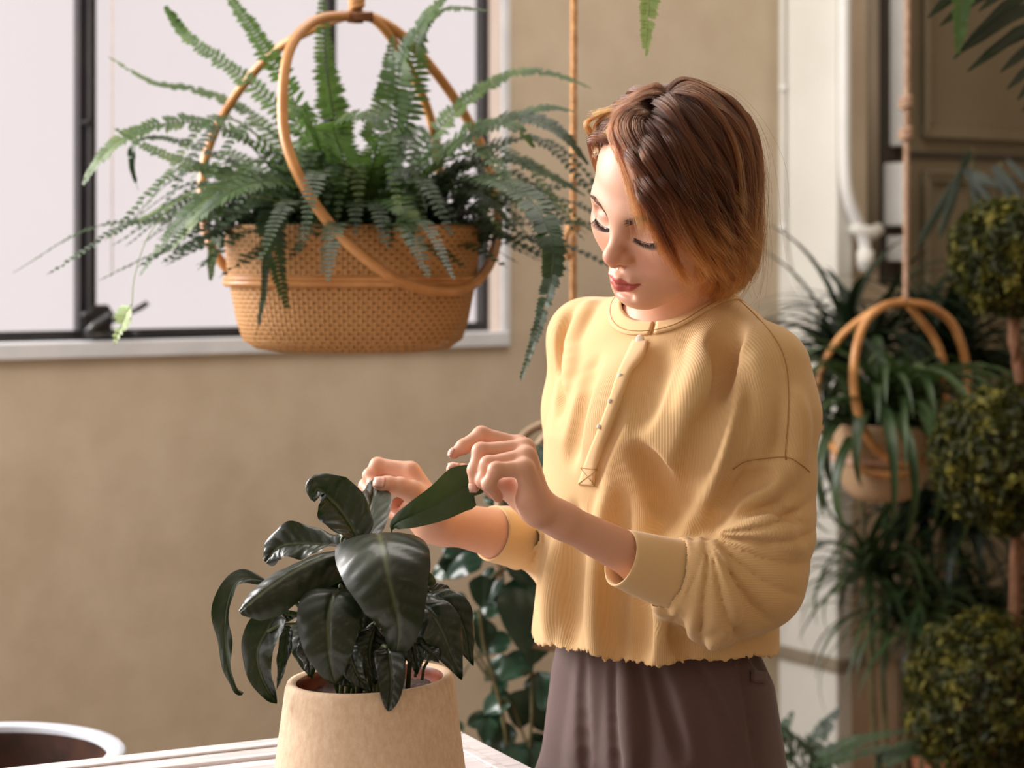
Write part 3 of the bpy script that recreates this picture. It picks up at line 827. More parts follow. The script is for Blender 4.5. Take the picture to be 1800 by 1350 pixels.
# radiating folds at the elbow crook (ridges then the valleys between them)
fold([(1245, 930), (1290, 918), (1350, 925), (1400, 960)], .014, .016, R, .007, .003)
fold([(1242, 922), (1290, 900), (1350, 892), (1410, 920)], .0055, .005, G_, .012)
fold([(1250, 915), (1300, 880), (1360, 850), (1375, 815)], .008, .006, R, .014, .002)
fold([(1262, 880), (1310, 850), (1350, 835)], .005, .004, G_, .014)
# bunched vertical folds behind the cuff
fold([(1206, 950), (1208, 990), (1205, 1040), (1192, 1080)], .008, .010, R, .008, .000)
fold([(1230, 950), (1228, 1000), (1236, 1050), (1222, 1100)], .009, .011, R, .008, -.001)
fold([(1252, 956), (1262, 1000), (1262, 1060), (1240, 1112)], .009, .012, R, .008, -.001)
fold([(1268, 1010), (1280, 1060), (1276, 1120)], .008, .010, R, .010, -.001)
fold([(1197, 952), (1196, 1000), (1190, 1060)], .0036, .004, G_, .008)
# arm against the torso: long fold from the shoulder and the valley beside it
fold([(1305, 660), (1288, 760), (1258, 850), (1212, 935)], .017, .011, R, .014, .003)
fold([(1322, 690), (1304, 790), (1278, 870), (1252, 930)], .0075, .008, G_, .012)
fold([(1268, 620), (1245, 740), (1213, 830), (1160, 930)], .0085, .007, G_, .022, .0)
fold([(1240, 600), (1232, 660), (1205, 720)], .010, .007, R, .02, .005)
fold([(1330, 640), (1335, 720), (1325, 800)], .008, .006, R, .02, .005)
fold([(1395, 700), (1398, 770), (1390, 830)], .007, .006, R, .02, .005)
fold([(1285, 570), (1275, 620), (1262, 690)], .006, .004, G_, .022)
fold([(1146, 616), (1118, 652), (1108, 685), (1096, 712), (1084, 748), (1068, 786), (1056, 820), (1050, 846)], .0034, .0030, G_, .008)
# folds at the front over the bust and below
fold([(1165, 620), (1140, 680), (1120, 740)], .006, .004, G_, .024)
fold([(1125, 800), (1150, 840), (1165, 890)], .007, .004, G_, .022)
fold([(1075, 850), (1062, 940), (1052, 1050), (1050, 1140)], .009, .012, R, .014, .005)
fold([(1092, 880), (1082, 980), (1078, 1080), (1080, 1150)], .007, .009, G_, .018)
fold([(1160, 1055), (1165, 1100), (1160, 1150)], .007, .010, R, .010, .003)
fold([(1125, 1040), (1130, 1100), (1125, 1160)], .006, .008, G_, .018)
fold([(1195, 1090), (1200, 1150)], .006, .007, G_, .014)
fold([(1010, 900), (1005, 990), (1000, 1120)], .007, .008, G_, .018)
fold([(980, 960), (975, 1040), (970, 1110)], .007, .009, R, .014, .004)
fold([(1040, 640), (1015, 720), (1000, 800)], .005, .005, G_, .024)
fold([(1000, 560), (990, 640), (984, 720)], .006, .005, G_, .020)
fold([(1035, 540), (1010, 610), (1000, 680)], .007, .005, R, .018, .004)
fold([(1250, 1140), (1260, 1110)], .006, .007, R, .010, .003)
# right sleeve creases
fold([(958, 905), (935, 930), (922, 965)], .003, .003, G_, .008)
fold([(885, 905), (915, 935), (950, 950)], .006, .005, R, .010, .003)

# gathers fanning out from the crook of the bent elbow
CRK = P(1240, 942, 2.09); EC_ = P(1300, 1015, 2.12)
def gathers(p):
    q_ = p - CRK; x_, z_ = q_[:, 0], q_[:, 2]; r_ = np.sqrt(x_ * x_ + z_ * z_) + 1e-6; th = np.degrees(np.arctan2(z_, x_))
    sm = lambda a, b, v: (lambda u: u * u * (3 - 2 * u))(np.clip((v - a) / (b - a), 0, 1))
    m_ = sm(.004, .022, r_) * (1 - sm(.098, .135, r_)) * sm(-122, -108, th) * (1 - sm(14, 30, th)) * (1 - sm(2.140, 2.170, p[:, 1]))
    tw = th + 4 * np.sin(r_ * 30)
    s_ = np.abs(np.sin(np.radians(tw * 10.0 + 22 * np.sin(np.radians(th * 3)))))
    am = .0060 * (.9 + .18 * np.sin(np.radians(th * 4.3) + 1)) * (.6 + .4 * sm(.015, .05, r_))
    return -am * m_ * (s_ ** .75 - .45)
shirt.add(gathers, EC_, .16, 'd', .01)
def drape(p):
    z = p[:, 2]; a_ = np.arctan2(p[:, 1] - 2.25, p[:, 0] - .16)
    f_ = np.clip((1.20 - z) / .17, 0, 1) ** 1.3
    return -.0030 * f_ * np.sin(a_ * 8 + 1.2 * np.sin(a_ * 3) + .8) * (np.sqrt((p[:, 0] - .16) ** 2 + (p[:, 1] - 2.25) ** 2) < .30)
shirt.add(drape, (.16, 2.25, 1.08), .24, 'd', .01)

def hem_z(p):
    a_ = np.arctan2(p[:, 1] - 2.25, p[:, 0] - .157)
    return 1.0235 - .0045 * np.cos(a_ + 1.9) + .0028 * np.sin(a_ * 5 + 1) + .0018 * np.sin(a_ * 13) + .0010 * np.sin(a_ * 61 + .4) + .0007 * np.sin(a_ * 97)
NRC = np.array([.1925, 2.258, 1.3955]); NRN = nrm(np.array([-.26, -.34, .90]))      # neck opening plane
fr_ = nrm(FW - NRN * FW.dot(NRN)); lr_ = np.cross(NRN, fr_) * -1
NRa, NRb = .0645, .0720
Vs, Fs = shirt.mesh((-.06, 1.95, .97), (.42, 2.50, 1.47), .0024)
Vs = relax(Vs, Fs, 1, .5)
def neck_in(p, grow=0):
    q_ = p - NRC; u_ = q_ @ lr_; v_ = q_ @ fr_; w_ = q_ @ NRN
    return (np.sqrt((u_ / (NRa + grow)) ** 2 + (v_ / (NRb + grow)) ** 2) < 1) & (w_ > -.035)
cuffL_c = P(1176, 1006, 2.092); cuffL_d = nrm(P(1091, 980, 2.070) - P(1187, 1010, 2.095))
cuffR_c = P(908, 945, 2.29); cuffR_d = nrm(P(862, 937, 2.268) - P(908, 945, 2.29))
cut = Vs[:, 2] < hem_z(Vs)
arm_lo = (np.abs((Vs - P(1262, 1085, 2.11))).max(1) < .06) & (Vs[:, 1] < 2.16)
cut |= neck_in(Vs)
def in_cuff(V, c_, d_, rad, L_):
    q_ = V - c_; t_ = q_ @ d_; r_ = np.linalg.norm(q_ - t_[:, None] * d_, axis=1); return t_, (r_ < rad) & (t_ < L_)
tL_, mL_ = in_cuff(Vs, cuffL_c, cuffL_d, .0385, .07); tR_, mR_ = in_cuff(Vs, cuffR_c, cuffR_d, .048, .08)
cut |= mL_ & (tL_ > 0); cut |= mR_ & (tR_ > 0)
Fs = Fs[~cut[Fs].any(1)]
Vs, Fs, used = compact(Vs, Fs)
# snap the rim of the hem to its line so that it is not stair-stepped
for c_, d_, rad in ((cuffL_c, cuffL_d, .0385), (cuffR_c, cuffR_d, .048)):
    t_, m_ = in_cuff(Vs, c_, d_, rad, .0); m_ &= t_ > -.0034
    Vs[m_] = Vs[m_] - t_[m_][:, None] * d_
hz = hem_z(Vs); nearh = np.abs(Vs[:, 2] - hz) < .0030; Vs[nearh, 2] = hz[nearh]
cloth = Mat('mustard_knit', (214, 170, 100), .9)
cloth.b.inputs['Sheen Weight'].default_value = .25; cloth.b.inputs['Sheen Roughness'].default_value = .4
rib = cloth.n('ShaderNodeAttribute', attribute_name='rib').outputs['Fac']
w1 = cloth.math('SINE', cloth.math('MULTIPLY', rib, 2 * math.pi / .0024))
c_ = cloth.mix(cloth.math('MULTIPLY', cloth.noise(7, 4), .5), (222, 186, 136), (207, 165, 110))
c_ = cloth.mix(cloth.math('MULTIPLY_ADD', w1, .10) if False else cloth.math('ADD', cloth.math('MULTIPLY', w1, .07), .08), c_, (188, 144, 84))
cloth.color(c_); cloth.bump(w1, .22, .0005); cloth.bump(cloth.noise(1400, 2), .25, .0004); M['knit'] = cloth.m
cm = Mat('mustard_band', (218, 178, 112), .9); cm.b.inputs['Sheen Weight'].default_value = .25
cm.color(cm.mix(cm.math('MULTIPLY', cm.noise(9), .5), (226, 192, 142), (211, 170, 116))).bump(cm.noise(1300, 3), .4, .0005); M['band'] = cm.m
so = np_mesh('henley_shirt', Vs, Fs, M['knit'], person, rel=person.location)
# rib coordinate: round the body on the trunk, round the sleeve on the arms
ang_ = np.arctan2((Vs - [.17, 2.25, 0]) @ LF, (Vs - [.17, 2.25, 0]) @ FW)
ribc = ang_ * .13
def axis_coord(a, b):
    d = nrm(b - a); q_ = Vs - a; r_ = q_ - (q_ @ d)[:, None] * d
    t_ = (q_ @ d); e_ = nrm(np.cross(d, [0, 1., 0])); f_ = np.cross(d, e_)
    return t_, np.linalg.norm(r_, axis=1), np.arctan2(r_ @ f_, r_ @ e_)
tU, rU, aU = axis_coord(SHL, EB); tF, rF, aF = axis_coord(EB, C2)
onU = (rU < .072) & (tU > .01) & (tU < np.linalg.norm(EB - SHL) + .03) & (Vs @ LF > (SHL @ LF) - .05)
ribc = np.where(onU, tU * .3 + aU * .055, ribc)
onF = (rF < .075) & (tF > -.01) & (Vs[:, 1] < 2.17) & (Vs[:, 2] < 1.19) & (((Vs - P(1245, 940, 2.1)) @ np.array([.2, -.9, -.3])) > -.045) & (np.linalg.norm(Vs - P(1270, 1040, 2.11), axis=1) < .11)
ribc = np.where(onF, aF * .055, ribc)
set_attr(so, 'rib', ribc)
md = so.modifiers.new('thickness', 'SOLIDIFY'); md.thickness = .0016; md.offset = -1
# cuffs
def cuff(c0, c1, r0, r1, name='cuff', squash=1.0):
    d = nrm(c1 - c0); u_ = nrm(np.cross(d, [0, 1., 0])); v_ = np.cross(d, u_)
    a_ = np.linspace(0, 2 * np.pi, 56, endpoint=False); A = []
    for t, rr in ((0, r0 * .90), (.02, r0 * 1.0), (.06, r0 * 1.045), (.25, r0 * .75 + r1 * .25), (.5, (r0 + r1) / 2), (.75, r0 * .25 + r1 * .75), (.96, r1), (1.0, r1 * .985), (1.0, r1 * .93), (.9, r1 * .92), (.5, r1 * .93)):
        c_ = c0 + (c1 - c0) * t; w_ = 1 + .012 * np.sin(a_ * 3 + t * 2)
        A.append(c_ + (rr * w_)[:, None] * (np.cos(a_)[:, None] * u_ + squash * np.sin(a_)[:, None] * v_))
    mb = MB(); mb.grid(np.array(A), closed_v=True); return pchild(mb.build(name, M['band'], None), so)
def pchild2(o): o.parent = so; o.location = -person.location; return o
o = cuff(P(1199, 1014, 2.099), P(1091, 980, 2.066), .0390, .0305); pchild2(o)
o = cuff(P(915, 946, 2.294), P(864, 937, 2.266), .0350, .0318); pchild2(o)
M['thread'] = Mat('collar_thread', (168, 122, 66), .8).m
# collar band following the neck opening, with the placket gap at the front
def on_shirt(px, py, off=.0018):
    w = shirt.ray(px, py); D = nrm(w - np.array([0, 0, CAMZ])); return w - D * off
gapa = math.atan2(-.12, 1)
A = []
aa = np.linspace(-.24, 2 * np.pi - .30, 110)
for a_ in aa:
    ca, sa = math.cos(a_), math.sin(a_); row = []
    for t in np.linspace(0, 1, 6):
        g = -.0015 + .0175 * t; 
        p_ = NRC + lr_ * (sa * (NRa + g)) + fr_ * (ca * (NRb + g)) + NRN * .02
        for _ in range(30):
            e = shirt.ev(p_[None], p_, 0., .05)[0]; p_ = p_ - NRN * e * .8
            if abs(e) < 2e-4 or np.dot(p_ - NRC, NRN) < -.03 - .02 * t: break
        row.append(p_ + NRN * (.0022 if t > .02 else .0005) + (lr_ * sa + fr_ * ca) * 0)
    A.append(row)
A = np.array(A)
for _ in range(6): A[1:-1] = .25 * A[:-2] + .5 * A[1:-1] + .25 * A[2:]
mb = MB(); mb.grid(A); o = mb.build('collar', M['band'], None, solid=.0024); pchild2(o)
for r_ in (0, 4):
    mb = MB(); mb.tube(A[:, r_] + (A[:, r_] - A[:, 2]) * .02 + NRN * .0016, .0005, 6); pchild2(mb.build('seam', M['thread'], None))
# placket strip
lf = spline(np.array([(1112, 598), (1101, 622), (1090, 645), (1080, 672), (1072, 700), (1058, 738), (1044, 774), (1031, 806), (1022, 836), (1016, 852)]), 40)
rt = spline(np.array([(1139, 600), (1131, 630), (1110, 652), (1100, 680), (1090, 706), (1078, 742), (1064, 778), (1052, 810), (1046, 838), (1044, 854)]), 40)
A = []
for t in np.linspace(0, 1, 6):
    q_ = lf * (1 - t) + rt * t; A.append(on_shirt(q_[:, 0], q_[:, 1], .0016 + .0010 * math.sin(math.pi * min(1, t * 1.0))))
A = np.array(A)
for _ in range(3): A[:, 1:-1] = .25 * A[:, :-2] + .5 * A[:, 1:-1] + .25 * A[:, 2:]
mb = MB(); mb.grid(A); o = mb.build('placket', M['band'], None, solid=.0022); pchild2(o)
thread = Mat('seam_thread', (166, 120, 64), .8).m
def seam(pts, r=.00055, off=.0020, name='seam'):
    q_ = spline(np.array(pts, float), max(8, 6 * len(pts))); w = on_shirt(q_[:, 0], q_[:, 1], off)
    w = w[np.abs(shirt.ev(w)) < off + .003]
    w[1:-1] = .25 * w[:-2] + .5 * w[1:-1] + .25 * w[2:]
    mb = MB(); mb.tube(w, r, 6); return pchild2(mb.build(name, thread, None))
seam([(1020, 822), (1050, 826)], off=.0048); seam([(1016, 851), (1045, 854)], off=.0048); seam([(1020, 822), (1045, 853)], .0004, .0048); seam([(1050, 826), (1017, 850)], .0004, .0048)
seam([(1296, 524), (1330, 556), (1366, 600), (1384, 650), (1386, 720), (1380, 800), (1384, 806)], .00045, .0012)
seam([(1288, 826), (1310, 812), (1345, 806), (1384, 804), (1410, 818), (1424, 830)], .00045, .0012)
# buttons
btn = Mat('shell_button', (232, 222, 204), .3).m
for x, y in ((1125, 596), (1090, 660), (1072, 705), (1053, 750)):
    c_ = on_shirt(x, y, .0052 if y < 600 else .0032)[0]; D = nrm(c_ - np.array([0, 0, CAMZ])); n_ = nrm(-D + np.array([-.3, 0, .1]))
    r_ = .0050 if y < 600 else .0026
    mb = MB(); mb.tube([c_ + n_ * .0010, c_, c_ - n_ * .001], [r_ * .85, r_, r_ * .9], 20); mb.tube([c_ + n_ * .0011, c_ + n_ * .0016], [r_ * .95, r_ * .8], 20)
    pchild2(mb.build('button', btn, None))

# ------------------------------------------------------------------ trousers
trs = Sdf()
pz_ = np.array([.70, .80, .90, .98, 1.06])
pcx = np.array([.173, .173, .171, .168, .158]); pa = np.array([.158, .154, .150, .142, .110]); pb = np.array([.098, .102, .102, .088, .072])
def hips(p):
    z = p[:, 2]; cx = np.interp(z, pz_, pcx); a_ = np.interp(z, pz_, pa); b_ = np.interp(z, pz_, pb)
    dx = p[:, 0] - cx; dy = p[:, 1] - 2.25; u_ = dx * LF[0] + dy * LF[1]; v_ = dx * FW[0] + dy * FW[1]
    th = np.arctan2(u_, v_)
    ple = 0
    r_ = np.sqrt(u_ * u_ + v_ * v_) + 1e-6; k_ = np.sqrt((u_ / a_) ** 2 + (v_ / b_) ** 2) + 1e-6
    d = r_ * (1 - 1 / k_)
    fr = np.clip(np.cos(th) + .45, 0, 1)                                  # pleats open from the waist down the front
    d = d - .0065 * fr * np.clip((1.12 - z) / .2, 0, 1) * np.abs(np.sin(th * 5.3 + .7)) ** 1.5
    return np.maximum(np.maximum(d * .85, z - 1.055), .74 - z)
trs.add(hips, (.165, 2.25, .9), .30, 'u', .02)
for sx in (-1, 1):
    hp = np.array([.165, 2.25, .80]) + LF * (sx * .080); kn = np.array([.165, 2.24, .47]) + LF * (sx * .085); an = np.array([.165, 2.25, .10]) + LF * (sx * .085)
    trs.cap(hp, kn, .090, .070, k=.04); trs.cap(kn, an, .070, .052, k=.03)
base_shirt = trs.copy(); _sh = shirt; shirt = trs
fold([(1078, 1160), (1080, 1240), (1085, 1360)], .004, .006, G_, .012)
fold([(1150, 1160), (1172, 1240), (1200, 1330)], .004, .006, G_, .012)
fold([(1025, 1150), (1022, 1230), (1030, 1360)], .003, .005, G_, .012)
fold([(1100, 1160), (1110, 1260), (1120, 1360)], .008, .010, R, .014, .004)
fold([(1230, 1170), (1275, 1260), (1310, 1350)], .0022, .0030, G_, .006)
fold([(1300, 1150), (1316, 1240), (1330, 1350)], .003, .004, G_, .008)
fold([(1320, 1150), (1350, 1185)], .003, .003, G_, .010)
shirt = _sh
Vt, Ft = trs.mesh((-.08, 1.95, .08), (.42, 2.55, 1.08), .0036)
Vt = relax(Vt, Ft, 2, .5)
tm = Mat('plum_brown_twill', (100, 76, 70), .8); tm.b.inputs['Sheen Weight'].default_value = .2
tm.color(tm.mix(tm.math('MULTIPLY', tm.noise(6), .6), (92, 68, 64), (76, 54, 48))).bump(tm.noise(900, 2), .25, .0005)
to = np_mesh('trousers', Vt, Ft, tm.m, person, rel=person.location)
pk = [(1318, 1177), (1344, 1181), (1343, 1199), (1318, 1196)]
q_ = np.array(pk, float); w = trs.ray(q_[:, 0], q_[:, 1])
u4 = np.linspace(0, 1, 8)
A = np.array([[(w[0] * (1 - u) + w[1] * u) * (1 - v) + (w[3] * (1 - u) + w[2] * u) * v + np.array([.002, -.004, 0]) for u in u4] for v in (0, .33, .66, 1)])
mb = MB(); mb.grid(A); o = mb.build('pocket_welt', tm.m, None, solid=.003); o.parent = to; o.location = -person.location
shoe = mat_simple('shoe_leather', (70, 48, 36), (86, 60, 46), 20, .5)
for sx in (-1, 1):
    sd2 = Sdf(); a0 = np.array([.165, 2.25, 0]) + LF * (sx * .085)
    sd2.cap(a0 - FW * .04 + [0, 0, .045], a0 + FW * .15 + [0, 0, .034], .040, .032, k=.02); sd2.cap(a0 + [0, 0, .10], a0 + [0, 0, .05], .042, .042, k=.03)
    sd2.add(lambda p: p[:, 2] - .004, a0, .4, 's', .004) 
    Vq, Fq = sd2.mesh(a0 + [-.22, -.22, -.01], a0 + [.22, .22, .16], .006); pchild(np_mesh('shoe', Vq, Fq, shoe, None))

# ------------------------------------------------------------------ hair
def hair_curves(name, strands, radii, mat, parent):
    """strands: (n, k, 3) world points"""
    n, k = strands.shape[:2]
    hc = bpy.data.hair_curves.new(name); hc.add_curves([k] * n)
    P_ = (strands - np.array(person.location)).astype(np.float32)
    hc.attributes['position'].data.foreach_set('vector', P_.ravel())
    ra = hc.attributes.get('radius') or hc.attributes.new('radius', 'FLOAT', 'POINT')
    ra.data.foreach_set('value', radii.astype(np.float32).ravel())
    hc.materials.append(mat)
    o = bpy.data.objects.new(name, hc); link(o, parent); return o
hm = bpy.data.materials.new('copper_hair'); hm.use_nodes = True; nt = hm.node_tree; nt.nodes.clear()
out = nt.nodes.new('ShaderNodeOutputMaterial'); pb_ = nt.nodes.new('ShaderNodeBsdfHairPrincipled'); pb_.parametrization = 'COLOR'
ci = nt.nodes.new('ShaderNodeHairInfo'); rp = nt.nodes.new('ShaderNodeValToRGB'); e = rp.color_ramp.elements
e.new(.5); e[0].position = .0; e[0].color = s2l((30, 16, 10)); e[1].position = .50; e[1].color = s2l((84, 42, 20)); e[2].position = 1; e[2].color = s2l((158, 98, 50))
nt.links.new(ci.outputs['Intercept'], rp.inputs[0])
hs = nt.nodes.new('ShaderNodeHueSaturation'); mr = nt.nodes.new('ShaderNodeMapRange'); mr.inputs[3].default_value = .45; mr.inputs[4].default_value = 1.5
nt.links.new(ci.outputs['Random'], mr.inputs[0]); nt.links.new(mr.outputs[0], hs.inputs['Value']); nt.links.new(rp.outputs[0], hs.inputs['Color'])
nt.links.new(hs.outputs[0], pb_.inputs['Color']); pb_.inputs['Roughness'].default_value = .32; pb_.inputs['Radial Roughness'].default_value = .45; nt.links.new(pb_.outputs[0], out.inputs[0])
# hull the hair lies on, in head-local coordinates
def ellq(q, c, r):
    c = np.array(c); r = np.array(r); w = (q - c); k0 = np.linalg.norm(w / r, axis=-1); k1 = np.linalg.norm(w / r ** 2, axis=-1) + 1e-9; return k0 * (k0 - 1) / k1
def smin(a, b, k): h = np.maximum(k - np.abs(a - b), 0) / k; return np.minimum(a, b) - h * h * k * .25
def hull(q):
    d = ellq(q, (0, .006, .048), (.076, .081, .086))
    d = smin(d, ellq(q, (0, .004, -.012), (.073, .068, .070)), .03)
    d = smin(d, ellq(q, (0, -.020, -.002), (.067, .078, .082)), .02)
    d = smin(d, ellq(q, (0, .022, -.055), (.058, .046, .048)), .03)
    return d
def hgrad(q, h=.001):
    g = np.stack([(hull(q + np.eye(3)[i] * h) - hull(q - np.eye(3)[i] * h)) / (2 * h) for i in range(3)], -1); return nrm(g)
NG, NS, NK = 520, 44, 26
hr = np.random.default_rng(11)
# roots over the scalp
roots = []
while len(roots) < NG:
    v = nrm(hr.normal(size=3)); q = np.array([0, .009, .045]) + v * [.074, .086, .081]
    front = .062 - .55 * max(0., abs(q[0]) - .02)
    if q[2] < -.015 or (q[1] < -.030 and q[2] < .066 + .25 * (-.03 - q[1]) * 0): 
        continue
    if q[2] < .03 and q[1] < .0: continue
    if q[1] < -.040 and -.030 < q[0] < .006 and q[2] < .082: continue
    roots.append(q)
roots = np.array(roots)
part_x = -.012
side = np.where(roots[:, 0] > part_x, 1.0, -1.0)
frontness = np.clip((-roots[:, 1] + .015) / .07, 0, 1)
pos = roots.copy(); path = [pos.copy()]
lay = hr.uniform(.000, .011, NG)                                        # how far above the hull each lock rides
lay = lay * (1 + .4 * frontness)
L = .150 + hr.uniform(-.02, .03, NG) + .060 * np.clip((roots[:, 2] - .03) / .09, 0, 1) - .030 * frontness
wav = hr.uniform(0, 6.28, NG); jit = hr.normal(size=(NG, 3)) * .10
for i in range(NK - 1):
    t = (i + 1) / (NK - 1)
    dx = side * (1.15 * (1 - t) ** 1.1) + side * .05 - .25 * (side < 0)
    dy = np.where(frontness > .2, np.where(side > 0, -.35 * (1 - t) * frontness + 1.0 * t * t, .75 * t + .1), .22 * (1 - t) - .15 * t)
    dz = .55 * np.exp(-(t / .10) ** 2) * (frontness > .3) - .22 - 1.25 * np.minimum(1, t * 1.6)
    dir_ = np.stack([dx, dy, np.broadcast_to(dz, dx.shape)], 1) + jit
    dir_[:, 0] += .10 * np.sin(wav + t * 9); dir_[:, 1] += .14 * np.sin(wav * 1.7 + t * 8)
    g = hgrad(pos); dir_ = dir_ - g * (dir_ * g).sum(1)[:, None] * .92
    pos = pos + nrm(dir_) * (L / (NK - 1))[:, None]
    off = lay + .010 * np.exp(-((t - .12) / .12) ** 2) * frontness * (1 if True else 0)
    d = hull(pos); tgt = off * min(1, t * 5)
    pull = np.where(d < tgt, 1.0, .55)
    # the last stretch flips outward a little
    flick = .006 * max(0, t - .75) * 4
    pos = pos + hgrad(pos) * ((tgt + flick - d) * pull)[:, None]
    path.append(pos.copy())
G = np.stack(path, 1)
tt = np.linspace(0, 1, NK)

# locks drawn individually: the front sweep, the curl over the forehead, the crown
def on_hull(pts, lift):
    pts = spline(np.array(pts, float) / 3.75 + [980, 110], NK)
    D = np.stack([(pts[:, 0] - CX) / FPX, np.ones(NK), -(pts[:, 1] - CY) / FPX], 1); o = np.array([0, 0, CAMZ]); y = np.full(NK, 1.95)
    best = np.full(NK, 9.); yb = y.copy()
    for _ in range(120):
        p_ = o + D * y[:, None]; d = hull(inv_head(p_)) - lift
        m_ = d < best; best = np.where(m_, d, best); yb = np.where(m_, y, yb)
        y = y + np.clip(d * .8, -.01, .03)
        y = np.where(y > 2.30, 2.30, y)
    hit = best < .004
    if hit.any() and not hit.all(): yb = np.interp(np.arange(NK), np.arange(NK)[hit], yb[hit])
    for _ in range(10): yb[1:-1] = .25 * yb[:-2] + .5 * yb[1:-1] + .25 * yb[2:]
    g_ = inv_head(o + D * yb[:, None]); sink = .012 * np.clip(1 - tt / .12, 0, 1) ** 1.5
    return g_ - hgrad(g_) * sink[:, None]
LK = [
 ([(580, 325), (450, 345), (385, 420), (420, 530), (470, 640), (515, 770), (550, 900), (590, 1040), (620, 1140)], 7),
 ([(600, 330), (480, 345), (430, 410), (480, 520), (560, 650), (620, 800), (660, 960), (700, 1110), (750, 1250)], 7),
 ([(620, 345), (520, 350), (480, 420), (540, 540), (640, 680), (740, 820), (830, 960), (890, 1100), (940, 1190)], 8),
 ([(640, 360), (570, 365), (560, 440), (630, 560), (730, 700), (820, 820), (900, 920), (1000, 1000), (1100, 1030)], 8),
 ([(690, 370), (640, 390), (680, 490), (760, 620), (840, 740), (910, 850), (980, 930), (1060, 990)], 6),
 ([(540, 400), (580, 540), (650, 700), (720, 860), (790, 1000), (860, 1120), (930, 1200)], 7),
 ([(490, 440), (530, 590), (570, 740), (620, 900), (660, 1060), (720, 1200), (790, 1330)], 7),
 ([(450, 470), (490, 600), (520, 760), (550, 920), (580, 1080)], 5),
 ([(520, 420), (600, 600), (700, 780), (800, 950), (880, 1080), (960, 1200), (1060, 1260)], 6),
 ([(640, 200), (520, 235), (400, 290), (300, 335), (215, 370), (185, 405), (215, 470), (270, 520)], 5),
 ([(700, 180), (570, 220), (430, 300), (330, 355), (265, 410), (255, 480), (275, 560), (265, 610)], 6),
 ([(600, 250), (500, 290), (400, 350), (320, 400), (280, 450), (285, 520)], 6),
 ([(560, 300), (470, 330), (380, 380), (320, 430), (300, 490)], 6),
 ([(500, 340), (430, 370), (370, 420), (330, 470), (320, 510)], 5),
 ([(720, 150), (600, 180), (480, 240), (370, 300), (290, 330), (230, 350)], 5),
 ([(700, 110), (850, 108), (980, 150), (1110, 230), (1220, 380), (1300, 560), (1340, 760), (1330, 1000)], 4),
 ([(720, 130), (870, 140), (990, 200), (1100, 320), (1190, 480), (1260, 650), (1310, 820), (1330, 960)], 5),
 ([(740, 150), (880, 180), (980, 280), (1050, 420), (1110, 600), (1200, 780), (1290, 930), (1330, 1080)], 5),
 ([(760, 170), (870, 230), (950, 340), (1010, 500), (1060, 680), (1130, 840), (1220, 980), (1300, 1090)], 5),
 ([(1000, 300), (1060, 560), (1140, 800), (1240, 1000), (1300, 1130)], 6),
 ([(960, 500), (1020, 760), (1100, 980), (1190, 1130), (1270, 1220)], 6),
 ([(900, 760), (980, 960), (1080, 1110), (1180, 1190), (1250, 1250)], 7),
 ([(1150, 700), (1230, 900), (1290, 1060), (1280, 1180), (1230, 1300)], 4),
 ([(860, 900), (920, 1080), (960, 1230), (960, 1380), (920, 1480)], 3),
 ([(960, 1000), (1010, 1180), (1040, 1320), (1020, 1450), (960, 1540)], 3),
 ([(1050, 1050), (1100, 1200), (1120, 1320), (1090, 1440), (1040, 1530)], 3),
 ([(1120, 1080), (1170, 1200), (1180, 1310), (1150, 1420)], 3),
 ([(720, 160), (780, 280), (810, 430), (850, 600), (900, 760)], 2),
 ([(760, 200), (850, 340), (900, 520), (950, 700), (1010, 850)], 2),
]
GL = np.array([on_hull(p_, l_ / 1000.) for p_, l_ in LK])
# guides: duplicate each lock into several jittered ones
gl = []
for g_ in GL:
    for j in range(5):
        n_ = hgrad(g_); t_ = nrm(np.gradient(g_, axis=0)); sd_ = np.cross(t_, n_)
        gl.append(g_ + sd_ * hr.normal() * .0042 + n_ * hr.uniform(-.0025, .002) + sd_ * (np.sin(tt * hr.uniform(4, 8) + hr.uniform(0, 6)) * .0016)[:, None] * tt[:, None])
G = np.concatenate([G, np.array(gl)]); NG = len(G)
# strands around each guide
fr_u = hgrad(G.reshape(-1, 3)).reshape(G.shape); tg = nrm(np.gradient(G, axis=1)); sdv = np.cross(tg, fr_u)
tt = np.linspace(0, 1, NK)
S_ = []; Rr = []
for j in range(NS):
    a_ = hr.uniform(0, 2 * np.pi, NG); rr = np.sqrt(hr.uniform(0, 1, NG)) * .0068
    wtip = (1 - .72 * tt)[None, :, None]
    o_ = (np.cos(a_) * rr)[:, None, None] * sdv * wtip + (np.sin(a_) * rr * .35)[:, None, None] * fr_u * wtip
    fz = hr.normal(size=(NG, 1, 3)) * (tt ** 2)[None, :, None] * .0028
    wv = (np.sin(tt[None] * hr.uniform(8, 16, NG)[:, None] + a_[:, None]) * .0007)[:, :, None] * sdv
    s_ = G + o_ + fz + wv
    cut_ = hr.uniform(.86, 1.0, NG)                                       # uneven ends
    ti = tt[None] * cut_[:, None] * (NK - 1); i0 = np.minimum(ti.astype(int), NK - 2); f_ = (ti - i0)[..., None]
    ar = np.arange(NG)[:, None]; s_ = s_[ar, i0] * (1 - f_) + s_[ar, i0 + 1] * f_
    # staggered starts
    st_ = hr.uniform(0, .07, NG); ti = (st_[:, None] + tt[None] * (1 - st_[:, None])) * (NK - 1); i0 = np.minimum(ti.astype(int), NK - 2); f_ = (ti - i0)[..., None]
    s_ = s_[ar, i0] * (1 - f_) + s_[ar, i0 + 1] * f_
    S_.append(s_); Rr.append(np.broadcast_to(.00021 * (1 - .55 * tt ** 3) * np.clip(.3 + tt * 12, 0, 1), (NG, NK)) * hr.uniform(.7, 1.2, (NG, 1)))
S_ = np.concatenate(S_); Rr = np.concatenate(Rr)
